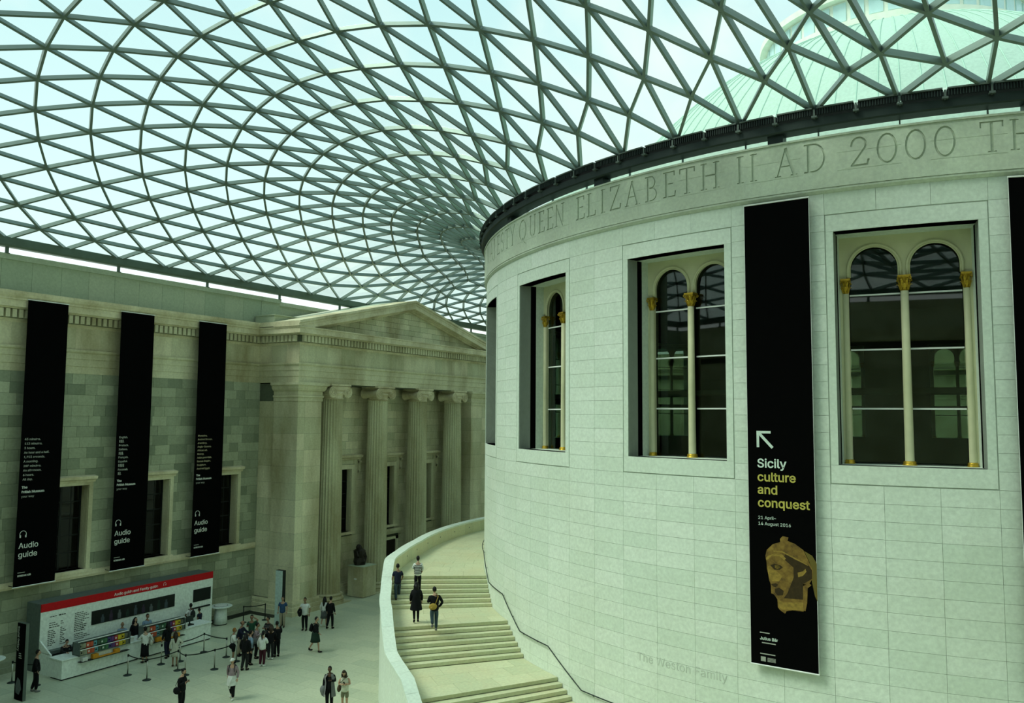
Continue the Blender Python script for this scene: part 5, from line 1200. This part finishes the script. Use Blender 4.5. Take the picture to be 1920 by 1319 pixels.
    if stripes:
        sm_ = MB()
        for q in range(6):
            zc = (pz + .04 + .075 * q) * k; rr_ = (.15 + (.012 if q > 2 else 0)) * w * k; sm_.lathe([(rr_ * 1.02, -.014), (rr_ * 1.06, 0), (rr_ * 1.02, .014)], 18, (0, lean * .12 * q * k, zc), rad=lambda a, z: .98 + .14 * abs(math.cos(a)), cap=False)
        sm_.build('stripe', cloth(stripes), t, smooth=True)
    # legs
    if legs in ('trousers', 'tights'):
        tr = .018 if legs == 'trousers' else .006
        v = [V(0, 0, pz + .10), V(0, 0, pz - .03)]; r = [.13 * w, .14 * w]; e = [(0, 1)]
        for hp, kn, an, to in leg_pts:
            i = len(v); v += [hp, kn, tuple(Vector(an) + Vector((0, 0, .02)))]; r += [.105 * w, .066 + tr, .045 + tr * 1.2]; e += [(1, i), (i, i + 1), (i + 1, i + 2)]
        skin_obj('trousers' if legs == 'trousers' else 'tights', v, e, [q * k for q in r], cloth(bottom), t)
    if legs in ('skirt', 'dress', 'shorts'):
        if legs == 'shorts':
            v = [V(0, 0, pz + .10), V(0, 0, pz - .03)]; r = [.13 * w, .14 * w]; e = [(0, 1)]
            for hp, kn, an, to in leg_pts: i = len(v); v += [hp, tuple(Vector(hp).lerp(Vector(kn), .8))]; r += [.10 * w, .085]; e += [(1, i), (i, i + 1)]
            skin_obj('shorts', v, e, [q * k for q in r], cloth(bottom), t)
        else:
            zb_ = .52 if legs == 'skirt' else .34; sk = MB(); sk.lathe([((.19 + abs(s) * .03) * w * k, zb_ * k), ((.175 + abs(s) * .01) * w * k, (zb_ + .2) * k), (.165 * w * k, (pz + .0) * k), (.13 * w * k, (pz + .12) * k)], 20, rad=lambda a, z: (1 + .05 * math.sin(9 * a)) * (.85 + .15 * abs(math.cos(a))) * (1 + (abs(s) * .2) * abs(math.sin(a))))
            sk.build('skirt', cloth(bottom), t, smooth=True)
    sh = MB()
    for hp, kn, an, to in leg_pts:
        a, b = Vector(an), Vector(to); sh.ell((a + b) / 2 + Vector((0, -.0, -.012 * k)), .045 * k, .125 * k, .042 * k, 10, 7); sh.tube([a + Vector((0, 0, .03 * k)), a + Vector((0, 0, -.05 * k))], .046 * k, 8)
    sh.build('shoes', cloth(shoe), t, smooth=True)
    if coat:     # open coat hanging to the thighs
        cm = MB(); cm.lathe([(.25 * w * k, (pz - .36) * k), (.21 * w * k, (pz - .1) * k), (.175 * w * k, (pz + .2) * k), (.215 * w * k, (pz + .42) * k), (.12 * k, (pz + .55) * k)], 22, rad=lambda a, z: 1.0 + .03 * math.sin(7 * a), a0=R(122), a1=R(418)); cm.build('coat', cloth(coat), t, smooth=True)
    if tied:     # shirt knotted round the hips
        cm = MB(); cm.lathe([(.20 * w * k, (pz - .30) * k), (.185 * w * k, (pz - .1) * k), (.165 * w * k, (pz + .06) * k), (.15 * w * k, (pz + .12) * k)], 20, rad=lambda a, z: 1.0 + .06 * math.sin(5 * a), cap=False); cm.tube([V(-.06, .17, pz + .05), V(.0, .2, pz - .1), V(.03, .2, pz - .42)], [.03 * k, .05 * k, .02 * k], 6); cm.build('tied_shirt', cloth(tied), t, smooth=True)
    if bag:
        kind, c = bag; bm_ = MB(); st_ = MB()
        if kind == 'backpack':
            bm_.ell(V(0, -.22 + lean * .5, pz + .30), .15 * k, .09 * k, .22 * k, 12, 9); bm_.ell(V(0, -.30 + lean * .5, pz + .22), .11 * k, .04 * k, .11 * k, 10, 7)
            for sd in (-1, 1): st_.tube([V(sd * .1, -.15, pz + .48), V(sd * .12, .02 + lean, pz + .57), V(sd * .12, .145 + lean, pz + .42), V(sd * .13, .08, pz + .2), V(sd * .11, -.14, pz + .12)], .018 * k, 5)
        elif kind == 'shoulder':
            bm_.ell(V(.27, -.05, pz + .02), .08 * k, .17 * k, .15 * k, 12, 9); st_.tube([V(.25, -.02, pz + .14), V(.19, .14, pz + .3), V(-.03, .14 + lean, pz + .5), V(-.12, 0, pz + .57), V(-.03, -.15, pz + .45), V(.2, -.16, pz + .2), V(.25, -.06, pz + .14)], .012 * k, 5)
        elif kind == 'sling':
            bm_.ell(V(-.10, -.21, pz + .12), .17 * k, .08 * k, .13 * k, 12, 9); bm_.ell(V(-.10, -.27, pz + .08), .12 * k, .03 * k, .07 * k, 10, 7); st_.tube([V(.0, -.18, pz + .2), V(.13, -.12, pz + .5), V(.10, .03, pz + .575), V(0, .15, pz + .4), V(-.18, .06, pz + .15), V(-.2, -.12, pz + .1)], .016 * k, 5)
        elif kind == 'hand':
            p = hands[0]; bm_.ell(tuple(p + Vector((0, 0, -.24 * k))), .07 * k, .19 * k, .14 * k, 12, 9); st_.tube([p + Vector((0, .1 * k, -.13 * k)), p + Vector((0, .03 * k, .01)), p + Vector((0, -.03 * k, .01)), p + Vector((0, -.1 * k, -.13 * k))], .01 * k, 5)
        elif kind == 'jacket':   # jacket carried over the forearm
            p = hands[1]; bm_.ell(tuple(p + Vector((.02, -.05, -.07))), .13 * k, .13 * k, .23 * k, 12, 9, f=lambda v: v * (1 + .08 * math.sin(20 * v.z + 9 * v.x)))
        bm_.build('bag' if kind != 'jacket' else 'carried_jacket', cloth(c), t, smooth=True)
        if st_.v: st_.build('bag_strap', cloth(c if kind != 'hand' else 'brown'), t, smooth=True)
    if 'phone' in arms:
        i = 0 if arms[0] == 'phone' else 1; p = hands[i]; ph = MB(); ph.box(-.035, .035, -.004, .004, -.06, .07, 0, Matrix.Translation(p + Vector((0, .035, .03))) @ Matrix.Rotation(-.5, 4, 'X')); pht = ph.build('phone', M['dark'], t)
    return t
H_ = human
# on the stair, seen from behind
H_('man in dark polo shirt and jeans on the upper steps, left of the striped top', -20.22, -17.35, 3.48, 136, 1.72, 'navy', 'denim', sleeve='short', skin='mid', arms=('down', 'swingf'), walk=.5, feetz=(0, .155))
H_('person in black and white striped top climbing the upper steps', -19.25, -17.08, 3.95, 132, 1.66, 'white', 'black', stripes='black', hstyle='bun', arms=('fold', 'swingf'), walk=.3, bag=None)
H_('woman all in black coat and tights on the stair landing', -17.55, -19.45, 3.325, 132, 1.68, 'black', 'black', legs='tights', coat='black', hstyle='long', hair='black', walk=.4, arms=('down', 'down'))
H_('man in black jacket with yellow sling bag and jeans stepping onto the landing', -16.35, -19.78, 3.175, 136, 1.80, 'black', 'denim', hstyle='short', bag=('sling', 'gold'), arms=('phone', 'pocket'), walk=.5, shoe='grey', wide=1.1, feetz=(.15, 0))
# floor, by the stall
H_('woman in black overalls and white blouse at the counter', -32.2, -21.95, 0, 175, 1.70, 'white', 'black', legs='dress', hstyle='bun', arms=('reach', 'hold'), bag=('shoulder', 'cream'), coat=None)
H_('person in dark hooded top with white shirt hem at the counter', -31.95, -20.85, 0, 170, 1.72, 'black', 'navy', arms=('down', 'reach'), hstyle='long', walk=.2)
H_('long haired woman in cream tunic with bare legs behind the queue belt', -30.45, -21.55, 0, 150, 1.60, 'cream', 'cream', legs='skirt', skin='mid', hstyle='vlong', hair='brown', arms=('down', 'hip'), shoe='brown')
H_('man in patterned white shirt reading the price board', -34.4, -17.55, 0, 170, 1.72, 'white', 'black', sleeve='short', skin='dark', arms=('hip', 'fold'), bag=('backpack', 'charcoal'), hstyle='short')
H_('child in navy shirt beside the man at the price board', -34.3, -17.05, 0, 200, 1.38, 'navy', 'navy', sleeve='short', skin='mid')
H_('member of staff in blue shirt behind the counter', -34.22, -21.85, 0, -20, 1.66, 'paleblue', 'navy', skin='mid', arms=('reach', 'phone'), hstyle='bald', hair='grey', lean=.08)
H_('long dark haired woman standing behind the counter', -34.25, -21.1, 0, 10, 1.72, 'black', 'black', hstyle='vlong')
H_('staff member in pale blue shirt holding a hand to the face', -34.3, -20.35, 0, -10, 1.74, 'paleblue', 'navy', skin='mid', arms=('down', 'fold'))
H_('seated looking dark haired assistant bending at the counter left end', -34.2, -24.85, 0, 0, 1.50, 'charcoal', 'black', hstyle='short', lean=.2, arms=('reach', 'reach'), wide=1.15, look=.6)
# waiting group
H_('person in white shirt and black trousers at the left of the waiting group', -28.45, -19.75, 0, 50, 1.66, 'white', 'black', legs='shorts', hstyle='short', skin='mid', hair='ginger', arms=('down', 'fold'), bag=('shoulder', 'black'), wide=1.08)
H_('man in blue jacket bending towards the group with beige trousers', -29.15, -18.75, 0, 20, 1.72, 'navy', 'beige', hstyle='bald', hair='black', lean=.10, arms=('reach', 'reach'), skin='mid')
H_('man in green shirt at the back of the waiting group', -29.45, -17.7, 0, -60, 1.76, 'green', 'black', sleeve='short', skin='mid', arms=('head', 'phone'))
H_('person in grey top photographing, middle of the waiting group', -28.1, -18.6, 0, 40, 1.72, 'mauve', 'black', skin='mid', arms=('down', 'phone'), bag=('shoulder', 'midgrey'))
H_('person in all black with back to us, front of the waiting group', -27.1, -20.2, 0, 100, 1.72, 'black', 'charcoal', wide=1.12, hstyle='long', walk=.12)
H_('person in pale blue shirt half hidden in the waiting group', -27.55, -19.5, 0, 70, 1.62, 'paleblue', 'black', hstyle='short', arms=('hip', 'hip'))
H_('woman in white blouse with black ponytail, back to us in the group', -26.85, -19.35, 0, 110, 1.66, 'white', 'maroon', hstyle='pony', shoe='white', arms=('down', 'fold'))
H_('brown haired woman in dark jacket right of the ponytail woman', -27.35, -18.35, 0, 130, 1.68, 'black', 'charcoal', hstyle='long', hair='brown', shoe='white', arms=('fold', 'fold'))
H_('person in plaid shirt behind the brown haired woman', -28.5, -17.45, 0, -90, 1.74, 'charcoal', 'black', stripes='grey', skin='mid', arms=('fold', 'fold'))
H_('man in black hooded jacket at the right of the waiting group', -27.45, -17.85, 0, 165, 1.72, 'black', 'black', skin='mid', wide=1.12, arms=('fold', 'fold'))
# walkers
H_('woman in white cap, mauve top and tied white shirt walking towards us', -24.45, -23.27, 0, -62, 1.70, 'mauve', 'black', hat='white', hstyle='short', shoe='white', arms=('down', 'swingb'), walk=-.5, bag=('backpack', 'charcoal'), tied='white')
H_('man in blue shirt and beige trousers before the pale sign slab', -31.45, -13.6, 0, -60, 1.72, 'blue', 'beige', sleeve='short', arms=('down', 'down'))
H_('man in white shirt carrying a dark jacket by the portico pier', -29.9, -13.4, 0, -65, 1.80, 'white', 'black', sleeve='short', skin='mid', arms=('down', 'reach'), bag=('jacket', 'black'), wide=1.08)
H_('woman in grey skirt with long dark hair walking away by the portico', -29.55, -12.2, 0, 105, 1.66, 'white', 'midgrey', legs='skirt', hstyle='vlong', shoe='white', walk=.4)
H_('man all in black walking away beside the grey skirted woman', -28.9, -12.4, 0, 100, 1.78, 'black', 'black', walk=.4, arms=('down', 'down'))
H_('person in dark jacket and green skirt striding right with backpack', -26.4, -16.2, 0, 28, 1.74, 'black', 'darkgreen', legs='skirt', walk=.95, bag=('backpack', 'black'), arms=('swingb', 'swingf'))
H_('man in black with open grey jacket at the bottom edge', -20.05, -22.0, 0, -62, 1.72, 'black', 'black', coat='grey', arms=('phone', 'down'), bag=('jacket', 'grey'), skin='dark')
H_('woman with bowed head in cream top and khaki shorts at the bottom edge', -19.3, -21.9, 0, -66, 1.70, 'cream', 'khaki', legs='shorts', sleeve='none', skin='light', hair='brown', hstyle='long', look=1.2, lean=.06, arms=('phone', 'fold'), bag=('shoulder', 'brown'))
H_('woman in black looking at her phone, bottom left of centre', -25.0, -25.4, 0, 20, 1.72, 'black', 'black', hstyle='bun', arms=('fold', 'phone'), bag=('shoulder', 'black'), look=.5)
H_('dark clothed person behind the black sign pillar', -32.5, -27.1, 0, 60, 1.76, 'black', 'black', arms=('down', 'down'), walk=.2, shoe='grey')
# jumper and white shirt tied round the waist of the woman in the cap, cardigan of the man in black
flush_skins()
flush_texts()
bpy.context.view_layer.update()
